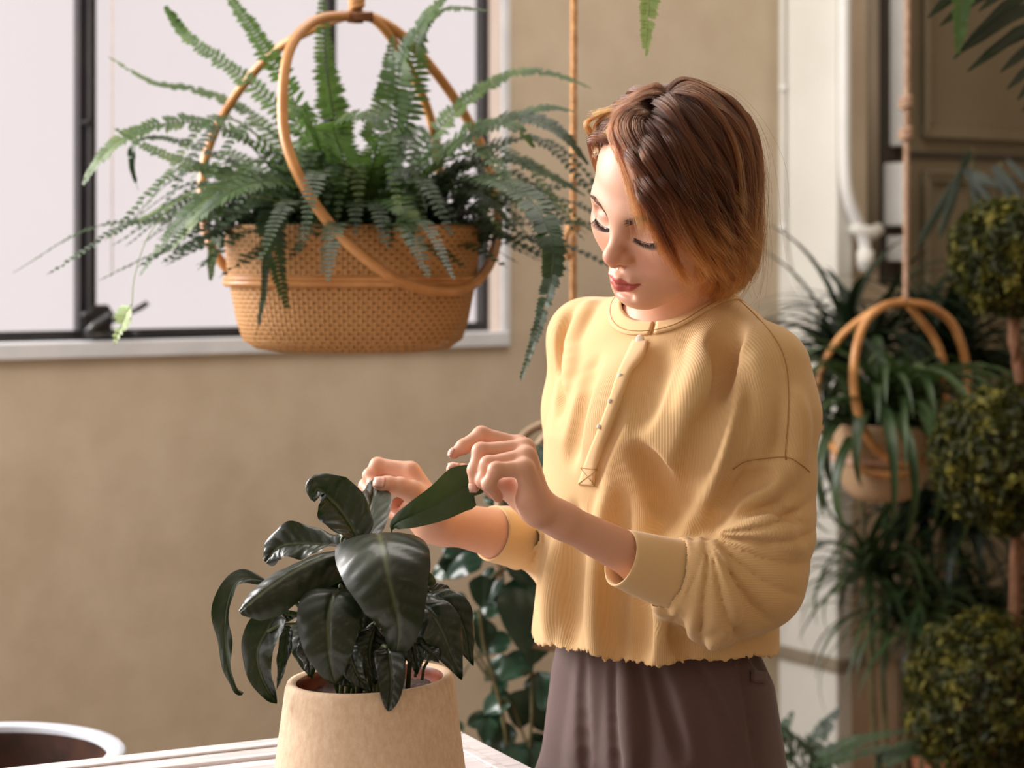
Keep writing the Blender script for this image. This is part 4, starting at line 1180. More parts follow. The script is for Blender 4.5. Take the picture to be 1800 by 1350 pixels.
# flyaways
nf = 420; ix = hr.integers(0, len(S_), nf); fw_ = S_[ix] + (hr.normal(size=(nf, 1, 3)) * (tt ** 1.3)[None, :, None]) * .011 + fr_u[ix % NG] * (.006 * np.sin(tt * 3.1))[None, :, None]
S_ = np.concatenate([S_, fw_]); Rr = np.concatenate([Rr, np.full((nf, NK), .00010)])
Wd = HC + S_.reshape(-1, 3) @ HR.T
hair = hair_curves('hair', Wd.reshape(-1, NK, 3), Rr, hm, person)
# dark scalp layer under the locks
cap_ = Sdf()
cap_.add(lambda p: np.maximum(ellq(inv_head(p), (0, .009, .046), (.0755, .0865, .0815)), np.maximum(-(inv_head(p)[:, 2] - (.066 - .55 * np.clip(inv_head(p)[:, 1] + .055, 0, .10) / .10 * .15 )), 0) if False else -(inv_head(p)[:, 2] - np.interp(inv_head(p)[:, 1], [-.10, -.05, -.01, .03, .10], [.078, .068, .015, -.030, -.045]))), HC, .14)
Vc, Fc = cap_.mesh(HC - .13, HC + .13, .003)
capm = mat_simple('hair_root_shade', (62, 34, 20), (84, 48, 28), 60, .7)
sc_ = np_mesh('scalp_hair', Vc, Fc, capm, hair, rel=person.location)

# ------------------------------------------------------------------ clay pot and the drooping plant
PC = P(650, 1190, 2.02); PC[2] = TZ
PH = (CAMZ - (1190 - CY) / FPX * 2.02) - TZ; PR = 146 / FPX * 2.02; PB = PR * 1.22
pot = thing('plant_pot', 'speckled tan clay pot widening downwards with a brown glazed inside', 'pot', tuple(PC))
def slant(R_): R_ = R_.copy(); R_[..., 2] += R_[..., 0] * .045 * np.clip(R_[..., 2] / PH, 0, 1); return R_
mb = MB(); prof = [(.001, 0), (PB * .97, 0), (PB, .004)] + [(PB + (PR * 1.02 - PB) * t ** .9, .004 + (PH - .012) * t) for t in np.linspace(.1, 1, 12)] + [(PR, PH - .003), (PR * .985, PH), (PR * .93, PH + .0005), (PR * .885, PH - .002)]
mb.lathe(prof, 96, fn=slant); mb.build('body', M['pot'], pot)
mb = MB(); mb.lathe([(PR * .885, PH - .002), (PR * .86, PH - .008), (PR * .86, PH - .05), (.001, PH - .05)], 72, fn=slant); mb.build('glazed_inside', M['pot_glaze'], pot)
mb = MB(); 
a_ = np.linspace(0, 2 * np.pi, 40, endpoint=False); rr = np.linspace(0.02, 1, 12)
A = np.array([[(PR * .862 * r * math.cos(t), PR * .862 * r * math.sin(t), PH - .017 + .003 * math.sin(9 * t + 20 * r) * r + .045 * PR * r * math.cos(t)) for t in a_] for r in rr]); mb.grid(A, closed_v=True)
mb.build('soil', M['soil'], pot)

def leaf_mesh(mb, spine, w, n_hint, cup=.25, droop=.0, wave=.004, prof=None, n=44, m=12, veins=9, quilt=.0018, seed=0, wl=1.0, wr=1.0, twist=0.0):
    """broad leaf: spine (k,3), half width w; returns vein mask"""
    S = spline(spine, n); T = nrm(np.gradient(S, axis=0)); n_hint = np.asarray(n_hint, float)
    if n_hint.ndim == 2 and len(n_hint) == 1: n_hint = n_hint[0]
    nh = n_hint if n_hint.ndim == 2 else np.tile(n_hint, (n, 1))
    if nh.shape[0] != n: nh = spline(nh, n)
    side_ = nrm(np.cross(T, nh)); N_ = np.cross(side_, T)
    t = np.linspace(0, 1, n)
    pr_ = prof(t) if prof is not None else np.sin(np.pi * np.clip(t, 0, 1) ** .72) ** .85 * (1 - .25 * t)
    pr_ = np.maximum(pr_, 0); r_ = random.Random(seed); ph = r_.uniform(0, 6); ph2 = r_.uniform(0, 6)
    s = np.linspace(-1, 1, 2 * m + 1); A = []; mask = []
    for i in range(n):
        row = []
        for v in s:
            av = abs(v); ww = w * pr_[i] * (wl if v < 0 else wr)
            ang = cup * (1 if v > 0 else 1)
            x_ = v * ww * math.cos(ang * av); z_ = av * ww * math.sin(ang) - droop * ww * av ** 2.2
            vv = t[i] * veins - av * 1.1
            q_ = quilt * (abs(math.sin(math.pi * vv)) ** .6) * (4 * av * (1 - av)) ** .5 * min(1, pr_[i] * 2)
            e_ = wave * av ** 2.5 * math.sin(t[i] * 11 + (ph if v > 0 else ph2)) + .5 * wave * av ** 3 * math.sin(t[i] * 23 + ph2)
            row.append(S[i] + side_[i] * x_ + N_[i] * (z_ + q_ + e_ - .0010 * math.exp(-(av / .07) ** 2)))
            mask.append(max(math.exp(-(av / .05) ** 2) * .8, .35 * math.exp(-((abs((vv) - round(vv))) / .06) ** 2) * (1 - av)))
        A.append(row)
    mb.grid(np.array(A)); return mask
plant = thing('potted_plant', 'drooping dark glossy broad-leaved plant growing in the tan clay pot', 'plant', (PC[0], PC[1], PC[2] + PH - .015))
def place(o): o.parent = plant; o.location = -plant.location; return o
def spath(name_seed, pts, w, nh, base=None, **kw):
    mb = MB(); sp = [P(*q_) for q_ in pts]
    mask = leaf_mesh(mb, sp, w, nh, seed=name_seed, **kw)
    o = mb.build('leaf', M['spath_under'] if kw.get('_u') else M['spath'], None)
    ca = o.data.color_attributes.new('vein', 'FLOAT_COLOR', 'POINT'); ca.data.foreach_set('color', np.repeat(np.array(mask, np.float32), 4))
    place(o)
    if base is not None:
        b0 = np.array([PC[0], PC[1], PC[2] + PH - .02]) + np.array([base[0], base[1], 0]); e_ = sp[0]
        pts_ = spline([b0, b0 * .6 + e_ * .4 + np.array([0, 0, .03]), e_ + (e_ - sp[1]) * .15 + np.array([0, 0, .0]), e_], 14)
        mb = MB(); mb.tube(pts_, np.linspace(.0026, .0017, 14), 7); place(mb.build('petiole', M['stem_green'], None))
    return o
cam_n = np.array([0, -1., .25])
spath(1, [(655, 946, 2.035), (664, 938, 2.005), (672, 962, 1.955), (682, 1010, 1.925), (694, 1062, 1.922), (702, 1110, 1.932), (694, 1160, 1.950)], .048, [(0, .2, 1), (0, -1, 1), (0, -1, .2), (0, -1, -.1)], (.01, 0), cup=-.10, droop=.18, wave=.003, veins=9, quilt=.0026,
      prof=lambda t: np.clip(np.sin(np.pi * np.clip(t, 0, 1) ** .60), 0, 1) ** .62 * (1.02 - .18 * t))
spath(2, [(598, 1035, 2.00), (585, 1050, 1.975), (577, 1090, 1.955), (578, 1135, 1.95), (582, 1170, 1.955), (590, 1206, 1.96)], .032, [(0, -.4, 1), (0, -1, .4), (-.1, -1, 0)], (-.01, -.01), cup=.18, droop=.2, wave=.003, quilt=.0014, prof=lambda t: np.sin(np.pi * t ** .62) ** .7)
spath(3, [(604, 970, 2.02), (570, 978, 2.00), (520, 1002, 1.98), (470, 1035, 1.965), (436, 1062, 1.96), (421, 1076, 1.96)], .024, [(.1, -.75, 1), (.1, -.85, .8)], (-.02, 0), cup=-.35, droop=.55, wave=.003, quilt=.0013, prof=lambda t: np.sin(np.pi * (t * .93 + .05) ** .8) ** .55)
spath(4, [(606, 962, 2.04), (565, 957, 2.05), (525, 955, 2.055), (490, 962, 2.06), (467, 988, 2.06)], .022, [(0, -.35, 1), (0, -.7, .6), (-.6, -.8, .2)], (-.01, .01), cup=.35, droop=.1, wave=.005, prof=lambda t: np.sin(np.pi * (t * .9 + .08)) ** .5)
spath(5, [(470, 1022, 2.03), (430, 1016, 2.035), (408, 1035, 2.04), (397, 1080, 2.04), (396, 1130, 2.04), (402, 1175, 2.035), (415, 1208, 2.03), (428, 1218, 2.03)], .0135, [(-.2, -.8, .8), (-.6, -1, .1), (-.5, -1, 0)], (-.03, 0), cup=.5, droop=0, wave=.004, quilt=.0006)
spath(6, [(500, 1072, 2.00), (485, 1080, 1.995), (468, 1110, 1.99), (452, 1145, 1.985), (458, 1185, 1.985), (475, 1220, 1.985), (487, 1237, 1.985)], .021, [(-.3, -1, .4), (-.2, -1, 0), (.3, -1, 0)], None, cup=.35, wave=.005, quilt=.0008)
spath(7, [(510, 1096, 2.01), (506, 1115, 2.01), (502, 1150, 2.01), (494, 1185, 2.01), (486, 1212, 2.01)], .0095, (-.3, -1, .1), None, cup=.6, wave=.002)
spath(8, [(632, 952, 2.05), (618, 925, 2.055), (598, 895, 2.06), (575, 872, 2.06), (558, 860, 2.055), (549, 880, 2.05)], .030, [(.5, -1, .5), (.4, -1, .3), (.2, -1, .6), (-.3, -1, 0)], (0, .01), cup=.45, droop=.1, wave=.004, quilt=.0022, veins=8, prof=lambda t: np.sin(np.pi * (t * .97 + .02) ** .75) ** .8)
spath(9, [(640, 956, 2.06), (644, 930, 2.09), (650, 900, 2.13), (656, 872, 2.165), (659, 852, 2.185), (666, 838, 2.19)], .026, [(-.1, -1, .3), (.0, -1, .3), (0, -1, .2)], (.01, .01), cup=.4, droop=.1, wave=.003, quilt=.0016, veins=7, prof=lambda t: np.sin(np.pi * (t * .96 + .02) ** .75) ** .8 * (1 - .35 * t), wl=.75, wr=1.1)
o = spath(10, [(688, 944, 2.04), (694, 922, 2.03), (728, 905, 2.025), (770, 884, 2.028), (808, 860, 2.036), (834, 850, 2.037), (853, 860, 2.036)], .0285, [(.2, -.8, 1), (.3, -1, .25), (.2, -1, .1), (0, -1, -.15)], (.02, .01), cup=.18, droop=.0, wave=.0018, quilt=.0007, prof=lambda t: np.clip((t - .08) / .75, 0, 1) ** .7 * np.clip((1.01 - t) / .34, 0, 1) ** .6)
o.data.materials.clear(); o.data.materials.append(M['spath_under'])
spath(11, [(742, 1046, 2.05), (765, 1050, 2.03), (795, 1070, 2.02), (815, 1105, 2.02), (822, 1140, 2.02), (829, 1170, 2.02)], .019, [(.2, -.8, .9), (.4, -1, .4), (.4, -1, 0)], (.03, 0), cup=.3, droop=.2, wave=.004)
spath(12, [(738, 1060, 2.00), (760, 1080, 1.985), (780, 1115, 1.98), (795, 1155, 1.98), (810, 1193, 1.985)], .025, [(.2, -.9, .6), (.1, -1, .2)], (.03, -.01), cup=.25, droop=.25, wave=.004)
spath(13, [(752, 1036, 2.06), (772, 1044, 2.06), (796, 1060, 2.06), (816, 1082, 2.06)], .014, [(.2, -.5, 1)], (.02, .01), cup=.3, wave=.002)
spath(14, [(680, 1140, 1.955), (684, 1155, 1.945), (688, 1190, 1.935), (686, 1225, 1.935), (682, 1250, 1.935)], .0150, (.1, -1, .1), (.01, -.03), cup=.3, wave=.002, prof=lambda t: np.sin(np.pi * t ** .6) ** .6)
spath(15, [(612, 1130, 1.97), (616, 1150, 1.965), (628, 1185, 1.96), (650, 1214, 1.955)], .016, (-.3, -1, .2), (-.01, -.02), cup=.4, wave=.002)
for i, (pts, w) in enumerate([
    ([(560, 1120, 2.00), (545, 1150, 1.995), (545, 1190, 1.99)], .017), ([(545, 1090, 2.03), (535, 1130, 2.03), (548, 1195, 2.03)], .020),
    ([(600, 1150, 1.99), (600, 1180, 1.98), (622, 1208, 1.97)], .018), ([(660, 1100, 1.99), (650, 1150, 1.98), (660, 1205, 1.975)], .020),
    ([(710, 1090, 2.00), (725, 1130, 1.99), (735, 1185, 1.985)], .022), ([(725, 1040, 2.04), (735, 1085, 2.03), (760, 1130, 2.03)], .026),
    ([(560, 1010, 2.04), (545, 1040, 2.03), (530, 1065, 2.03)], .020), ([(620, 1000, 2.03), (600, 1020, 2.02), (560, 1040, 2.01)], .022),
    ([(640, 1060, 2.03), (632, 1110, 2.03), (640, 1160, 2.03)], .028), ([(590, 1060, 2.05), (560, 1090, 2.06), (540, 1130, 2.06)], .028),
    ([(700, 1010, 2.06), (735, 1040, 2.07), (755, 1080, 2.07)], .026), ([(735, 1130, 1.98), (760, 1150, 1.97), (772, 1165, 1.97)], .010),
    ([(480, 1075, 2.03), (500, 1082, 2.03), (530, 1078, 2.03)], .010), ([(640, 985, 2.07), (660, 1000, 2.08), (690, 1030, 2.09)], .026)]):
    spath(30 + i, pts, w, [(random.uniform(-.4, .4), -1, random.uniform(-.1, .6))], (random.uniform(-.04, .04), random.uniform(-.03, .03)), cup=random.uniform(.1, .5), droop=.2, wave=.004)
# thin side stems seen at the left and inside the rim
for pts in ([(600, 1125, 1.99), (545, 1100, 1.985), (500, 1098, 1.985), (470, 1110, 1.985)], [(608, 960, 2.03), (615, 1000, 2.0), (622, 1050, 1.985), (632, 1120, 1.985)],
            [(742, 1195, 2.01), (745, 1175, 2.01), (752, 1162, 2.01)], [(730, 1190, 2.0), (733, 1160, 2.0), (728, 1130, 2.0)], [(612, 935, 2.045), (600, 950, 2.04), (606, 968, 2.035)]):
    mb = MB(); mb.tube(spline([P(*q_) for q_ in pts], 12), .0017, 6); place(mb.build('stem', M['stem_green'], None))

# ------------------------------------------------------------------ hanging baskets
def superlathe(mb, prof, ax, ay, n=96, e=2.6, uvs=None):
    a = np.linspace(0, 2 * np.pi, n, endpoint=False); R_ = []
    for r, z in prof:
        c_, s_ = np.cos(a), np.sin(a)
        R_.append(np.stack([ax * r * np.sign(c_) * np.abs(c_) ** (2 / e), ay * r * np.sign(s_) * np.abs(s_) ** (2 / e), np.full(n, z)], 1))
    R_ = np.array(R_); b = len(mb.v); mb.grid(R_, closed_v=True); return R_
def add_uv(o, ax, ay):
    me = o.data; uvl = me.uv_layers.new(name='UVMap'); per = math.pi * (ax + ay)
    for poly in me.polygons:
        us = []
        for li in poly.loop_indices:
            v = me.vertices[me.loops[li].vertex_index].co; us.append(math.atan2(v.y / ay, v.x / ax) / (2 * math.pi))
        mx_ = max(us)
        for li, u in zip(poly.loop_indices, us):
            v = me.vertices[me.loops[li].vertex_index].co
            if mx_ - u > .5: u += 1
            uvl.data[li].uv = (u * round(per * 62) / 62, v.z)
def basket(name, label, c, ax, ay, h, hoops, rope, node=True, group=None, canemat='cane', wv='weave', bandmat=None, bowl=False):
    t = thing(name, label, 'basket', tuple(c), 'woven hanging baskets with cane hoops')
    mb = MB(); superlathe(mb, [(.001, 0), (.38, .002), (.60, .010), (.76, .026), (.90, .055), (.98, h * .52)] if bowl else [(.001, -.006), (.55, -.005), (.76, .0), (.87, .014), (.92, .045), (.97, h * .52)], ax, ay)
    o = mb.build('woven_bottom', M[wv], t); add_uv(o, ax, ay)
    mb = MB(); superlathe(mb, [(.985, h * .56), (1.0, h * .72), (1.01, h * .95), (1.0, h), (.985, h), (.975, h * .95)], ax, ay)
    o = mb.build('woven_side', M[wv], t); add_uv(o, ax, ay)
    mb = MB(); superlathe(mb, [(.001, .035), (.50, .037), (.72, .06), (.90, h * .55), (.96, h * .90)] if bowl else [(.001, .012), (.80, .014), (.89, .05), (.945, h * .55), (.96, h * .90)], ax * .97, ay * .97); mb.build('liner', M['liner'], t)
    mb = MB(); superlathe(mb, [(.001, h * .84), (.5, h * .86), (.95, h * .84)], ax * .97, ay * .97); mb.build('soil', M['soil'], t)
    a = np.linspace(0, 2 * np.pi, 80, endpoint=False)
    mb = MB()
    for zz, r in ((h * .535, .0052), (h * .575, .0042)):
        mb.tube([(ax * 1.0 * np.sign(math.cos(q_)) * abs(math.cos(q_)) ** (2 / 2.6), ay * 1.0 * np.sign(math.sin(q_)) * abs(math.sin(q_)) ** (2 / 2.6), zz) for q_ in a], r, 8, closed=True)
    mb.build('band', M[bandmat or canemat], t)
    for hp, r in hoops:
        mb = MB(); mb.tube(np.array(hp) - c, r, 12); mb.build('handle', M[canemat], t)
    return t
def rope(name, label, top, bot, r, mat, knots=(), loops=()):
    t = thing(name, label, 'rope', tuple(bot), 'ropes holding the hanging pots and baskets')
    top, bot = np.array(top) - bot, np.zeros(3); n = int(np.linalg.norm(top - bot) / .006); s_ = np.linspace(0, 1, n)
    for k in range(3):
        mb = MB(); ph = s_ * np.linalg.norm(top - bot) / .022 * 2 * np.pi / 1 + k * 2.094
        pts = bot + (top - bot) * s_[:, None] + np.stack([np.cos(ph), np.sin(ph), 0 * ph], 1) * r * .55; mb.tube(pts, r * .62, 6); mb.build('strand', M[mat], t)
    for z_ in knots:
        mb = MB(); c_ = np.array([0, 0, z_]); a = np.linspace(0, 2 * np.pi, 16, endpoint=False)
        for dz in (-.7, 0, .7): mb.tube([(r * 1.5 * math.cos(q_), r * 1.5 * math.sin(q_), z_ + dz * r * 1.6 + .5 * r * math.cos(q_)) for q_ in a], r * .8, 7, closed=True)
        mb.build('knot', M[mat], t)
    for lp in loops:
        mb = MB(); mb.tube(spline(np.array(lp) - np.array(t.location), 16), r * .7, 7); mb.build('loose_end', M[mat], t)
    return t
BY = 3.0
bc = P(615, 505, BY); BX_, BYD = .1895, .135
bz0 = CAMZ - (612 - CY) / FPX * BY; bh = .184
bc = np.array([P(621, 500, BY)[0], BY, bz0])
def hoopB(pts): return spline([P(*q_) for q_ in pts], 90)
apex = (627, 28, 3.0)
h1 = hoopB([(627, 28, 3.00), (560, 34, 2.95), (515, 75, 2.90), (498, 150, 2.86), (503, 250, 2.83), (548, 350, 2.82), (615, 430, 2.82), (700, 492, 2.83), (775, 512, 2.87), (830, 500, 2.93), (865, 455, 3.0), (875, 390, 3.05), (868, 330, 3.08), (845, 255, 3.10), (790, 160, 3.08), (715, 70, 3.04), (660, 33, 3.01), (627, 28, 3.00)])
h2 = hoopB([(627, 24, 3.01), (575, 40, 3.04), (490, 85, 3.08), (420, 160, 3.10), (370, 250, 3.08), (355, 330, 3.05), (362, 410, 3.0), (395, 468, 2.97), (440, 505, 3.02), (520, 520, 3.12), (620, 500, 3.18), (720, 430, 3.17), (770, 330, 3.14), (760, 220, 3.10), (715, 110, 3.05), (665, 40, 3.01), (627, 24, 3.01)])
b1 = basket('hanging_basket', 'oval woven bamboo basket with looped cane handles hanging before the window', bc, BX_, BYD, bh, [(h1, .0078), (h2, .0072)], None)
mb = MB(); mb.tube(np.array([P(627, 40, 3.0), P(627, 14, 3.0)]) - bc, [.011, .009], 10)
for k in range(4): mb.tube(np.array([P(600 + 4 * k, 22 + 5 * k, 2.99), P(627, 26 + 2 * k, 2.98), P(655, 24 + 4 * k, 2.99)]) - bc, .0032, 6)
mb.build('cane_wrapping', M['cane_dark'], b1)
rope('hanging_rope', 'short jute rope above the wrapped top of the fern basket handles', P(628, -400, 3.0), P(627, 18, 3.0), .0058, 'jute', (.012,))
rope('hanging_rope', 'jute rope with a knotted loop hanging beside her hair', P(1010, -400, 3.3), P(1007, 730, 3.3), .0060, 'jute', ((CAMZ - (398 - CY) / FPX * 3.3) - P(1007, 730, 3.3)[2],),
     ([P(1008, 392, 3.29), P(996, 410, 3.28), P(995, 440, 3.28), P(1000, 455, 3.28), P(1006, 440, 3.28), P(1008, 405, 3.29)],))
# ferns
def frond(mb, spine, L_p, gap=.0078, w=.0042, seed=0, tipt=.02, nh=(0, -.5, 1), fold_=.15, curl=0):
    r_ = random.Random(seed); Ls = np.linalg.norm(np.diff(spline(spine, 30), axis=0), axis=1).sum()
    n = max(8, int(Ls / gap)); S = spline(spine, n); T = nrm(np.gradient(S, axis=0)); nh = np.array(nh, float)
    sd_ = nrm(np.cross(T, nh) + 1e-6); N_ = np.cross(sd_, T)
    mb.tube(S, np.linspace(.0013, .0004, n), 5)
    for i in range(1, n - 1):
        t = i / (n - 1); l_ = L_p * min(1, (t / .16)) ** .6 * (1 - max(0, t - .35) / .70) ** .8
        if t < .10: l_ *= .25 if r_.random() < .5 else 0
        if l_ < .003: continue
        for s_ in (-1, 1):
            if r_.random() < .03: continue
            j = r_.uniform(.85, 1.12); d_ = nrm(sd_[i] * s_ * 1.0 + T[i] * r_.uniform(.18, .34) + N_[i] * (fold_ + r_.uniform(-.14, .14)))
            u_ = nrm(np.cross(d_, N_[i])) ; b = len(mb.v); ll = l_ * j; ww = w * (.6 + .4 * l_ / L_p)
            dn = np.array([0, 0, -1.]) * ll * .12
            p0 = S[i]; p1 = p0 + d_ * ll * .35 + dn * .1; p2 = p0 + d_ * ll * .72 + dn * .5; p3 = p0 + d_ * ll + dn * 1.1
            mb.v.extend([tuple(p0 + u_ * ww * .5), tuple(p0 - u_ * ww * .5), tuple(p1 + u_ * ww), tuple(p1 - u_ * ww), tuple(p2 + u_ * ww * .8), tuple(p2 - u_ * ww * .8), tuple(p3)])
            mb.f.extend([(b, b + 1, b + 3, b + 2), (b + 2, b + 3, b + 5, b + 4), (b + 4, b + 5, b + 6)])
fern = thing('fern', 'bushy sword fern spilling out of the woven basket before the window', 'fern', (bc[0], bc[1], bc[2] + bh * .85))
crown_c = np.array([bc[0], bc[1], bc[2] + bh * .86])
def put_frond(par, pts, Lp, mat='fern', seed=0, **kw):
    mb = MB(); frond(mb, pts, Lp, seed=seed, **kw); o = mb.build('frond', M[mat], None, smooth=False); o.parent = par; o.location = -par.location; return o
main = [
 ([(610, 350, 3.0), (540, 240, 2.98), (430, 140, 2.97), (330, 65, 2.96), (290, 10, 2.96)], .036, 'fern'),
 ([(600, 340, 3.0), (530, 200, 2.94), (455, 70, 2.92), (385, -30, 2.92)], .038, 'fern'),
 ([(620, 340, 3.0), (590, 220, 3.0), (572, 110, 3.0), (565, -20, 3.0)], .032, 'fern'),
 ([(660, 340, 3.0), (690, 230, 2.95), (705, 110, 2.92), (745, 35, 2.90), (800, -20, 2.9)], .040, 'fern'),
 ([(650, 340, 3.0), (655, 250, 2.95), (680, 150, 2.95), (690, 60, 2.95)], .030, 'fern'),
 ([(670, 350, 3.0), (715, 220, 2.95), (730, 80, 2.93), (775, 20, 2.92), (858, 18, 2.90)], .034, 'fern'),
 ([(690, 350, 3.02), (760, 240, 3.05), (830, 170, 3.05), (900, 130, 3.05), (970, 130, 3.05), (1040, 155, 3.05)], .030, 'fern'),
 ([(700, 350, 3.0), (800, 260, 2.98), (900, 210, 2.95), (960, 190, 2.95), (1010, 196, 2.95)], .026, 'fern'),
 ([(700, 360, 2.98), (800, 260, 2.92), (900, 205, 2.88), (980, 230, 2.85), (1035, 290, 2.85)], .034, 'fern_dark'),
 ([(700, 370, 3.0), (800, 300, 2.98), (900, 280, 2.95), (970, 310, 2.93), (1030, 345, 2.93)], .026, 'fern'),
 ([(700, 370, 3.0), (800, 330, 2.98), (880, 320, 2.97), (940, 345, 2.97), (990, 370, 2.97)], .026, 'fern'),
 ([(720, 360, 2.95), (840, 310, 2.8), (930, 350, 2.68), (965, 410, 2.62), (972, 470, 2.6), (950, 560, 2.6), (915, 670, 2.6)], .026, 'fern_dark'),
 ([(570, 360, 3.0), (450, 250, 2.96), (330, 215, 2.93), (230, 235, 2.91), (175, 280, 2.9), (145, 325, 2.9)], .034, 'fern'),
 ([(570, 350, 3.05), (450, 210, 3.1), (350, 160, 3.1), (270, 145, 3.1), (190, 100, 3.1)], .020, 'fern'),
 ([(560, 360, 3.0), (420, 290, 3.0), (300, 245, 3.0), (240, 250, 3.0), (232, 290, 3.0), (243, 335, 3.0)], .012, 'fern_dark'),
 ([(560, 370, 3.0), (440, 330, 3.05), (330, 345, 3.1), (270, 375, 3.1), (215, 398, 3.1)], .018, 'fern'),
 ([(560, 370, 2.95), (440, 320, 2.9), (360, 350, 2.86), (300, 410, 2.85), (245, 485, 2.85)], .030, 'fern'),
 ([(540, 370, 3.0), (460, 350, 2.95), (400, 390, 2.93), (375, 440, 2.93), (370, 495, 2.93)], .022, 'fern'),
 ([(560, 370, 2.95), (500, 360, 2.86), (478, 400, 2.82), (488, 470, 2.81), (505, 545, 2.81)], .030, 'fern_dark'),
 ([(550, 370, 2.95), (490, 380, 2.86), (470, 450, 2.83), (462, 530, 2.82), (448, 600, 2.82)], .010, 'fern_dark'),
 ([(650, 360, 2.95), (690, 350, 2.84), (715, 380, 2.8), (722, 435, 2.8)], .030, 'fern'),
 ([(640, 360, 2.95), (600, 270, 2.88), (590, 215, 2.84), (650, 205, 2.82), (690, 250, 2.8)], .034, 'fern'),
 ([(670, 360, 2.95), (760, 290, 2.88), (830, 225, 2.85), (900, 220, 2.83), (940, 260, 2.83)], .036, 'fern'),
 ([(540, 380, 2.95), (440, 320, 2.86), (370, 300, 2.84), (280, 270, 2.84), (200, 225, 2.84)], .032, 'fern'),
 ([(600, 370, 2.95), (500, 320, 2.84), (420, 330, 2.8), (350, 380, 2.8), (300, 440, 2.8)], .034, 'fern'),
 ([(540, 380, 2.9), (430, 420, 2.80), (330, 480, 2.76), (260, 520, 2.75), (215, 560, 2.74), (203, 606, 2.74)], .0, 'fern_pale'),
]
for i, (pts, Lp, mt) in enumerate(main):
    pts3 = [P(*q_) for q_ in pts]
    if Lp == 0: continue
    put_frond(fern, pts3, Lp, mt, seed=i, gap=.0068)
mb = MB(); frond(mb, [P(232, 535, 2.75), P(222, 550, 2.75), P(212, 575, 2.75), P(200, 607, 2.75)], .020, seed=99, gap=.005)
pf_sp = spline([P(560, 372, 2.92), P(450, 345, 2.82), P(350, 330, 2.78), P(270, 400, 2.76), P(238, 480, 2.75), P(232, 535, 2.75)], 30); mb.tube(pf_sp, .0007, 5)
o = mb.build('frond', M['fern_pale'], None, smooth=False); o.parent = fern; o.location = -fern.location
fr_r = random.Random(5)
for i in range(72):
    az = fr_r.uniform(0, 2 * math.pi); L_ = fr_r.uniform(.17, .31); el = fr_r.uniform(.15, 1.35)
    d0 = np.array([math.cos(az), math.sin(az) * .8, 0]); st = crown_c + d0 * np.array([.11, .07, 0]) * fr_r.uniform(.2, 1) + np.array([0, 0, .0])
    up = math.sin(el); ou = math.cos(el)
    p1 = st + (d0 * ou * .5 + np.array([0, 0, up * .6])) * L_ * .6; p2 = st + (d0 * (ou * .9 + .15) + np.array([0, 0, up * .72 - .05])) * L_; p3 = st + (d0 * (ou * 1.1 + .35) + np.array([0, 0, up * .45 - .25])) * L_ * 1.1
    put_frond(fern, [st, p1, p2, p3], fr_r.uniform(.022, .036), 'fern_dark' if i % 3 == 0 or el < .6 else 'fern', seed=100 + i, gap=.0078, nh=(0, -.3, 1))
# the dense heart of the plant, which nobody could count
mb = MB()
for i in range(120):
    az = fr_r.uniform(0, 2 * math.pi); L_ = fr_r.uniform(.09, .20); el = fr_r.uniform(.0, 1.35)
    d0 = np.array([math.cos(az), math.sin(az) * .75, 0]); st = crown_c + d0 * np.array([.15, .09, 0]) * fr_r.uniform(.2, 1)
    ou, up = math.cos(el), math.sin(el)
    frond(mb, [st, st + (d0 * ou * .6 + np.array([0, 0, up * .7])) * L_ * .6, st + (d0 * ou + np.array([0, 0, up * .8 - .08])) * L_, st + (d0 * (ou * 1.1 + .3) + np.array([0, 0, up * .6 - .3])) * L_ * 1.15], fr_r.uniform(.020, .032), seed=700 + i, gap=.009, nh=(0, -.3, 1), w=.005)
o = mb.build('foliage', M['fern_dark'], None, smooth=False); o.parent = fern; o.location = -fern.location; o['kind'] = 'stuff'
# pale frond from a fern above the frame
hf = thing('hanging_fern', 'pale green fern frond dangling into view at the top centre', 'fern', tuple(P(1138, -260, 2.6)))
put_frond(hf, [P(1138, -260, 2.6), P(1150, -130, 2.58), P(1142, -10, 2.58), P(1134, 100, 2.58)], .026, 'fern_pale', seed=300, gap=.005)
mb = MB(); c_ = np.zeros(3); mb.lathe([(.001, -.02), (.06, -.02), (.08, .09), (.082, .09), (.075, .07), (.001, .07)], 32); mb.build('pot', M['terracotta'], hf)
rope('hanging_rope', 'jute rope above the frame holding the pale fern pot', P(1138, -700, 2.6), P(1138, -390, 2.6), .005, 'jute')

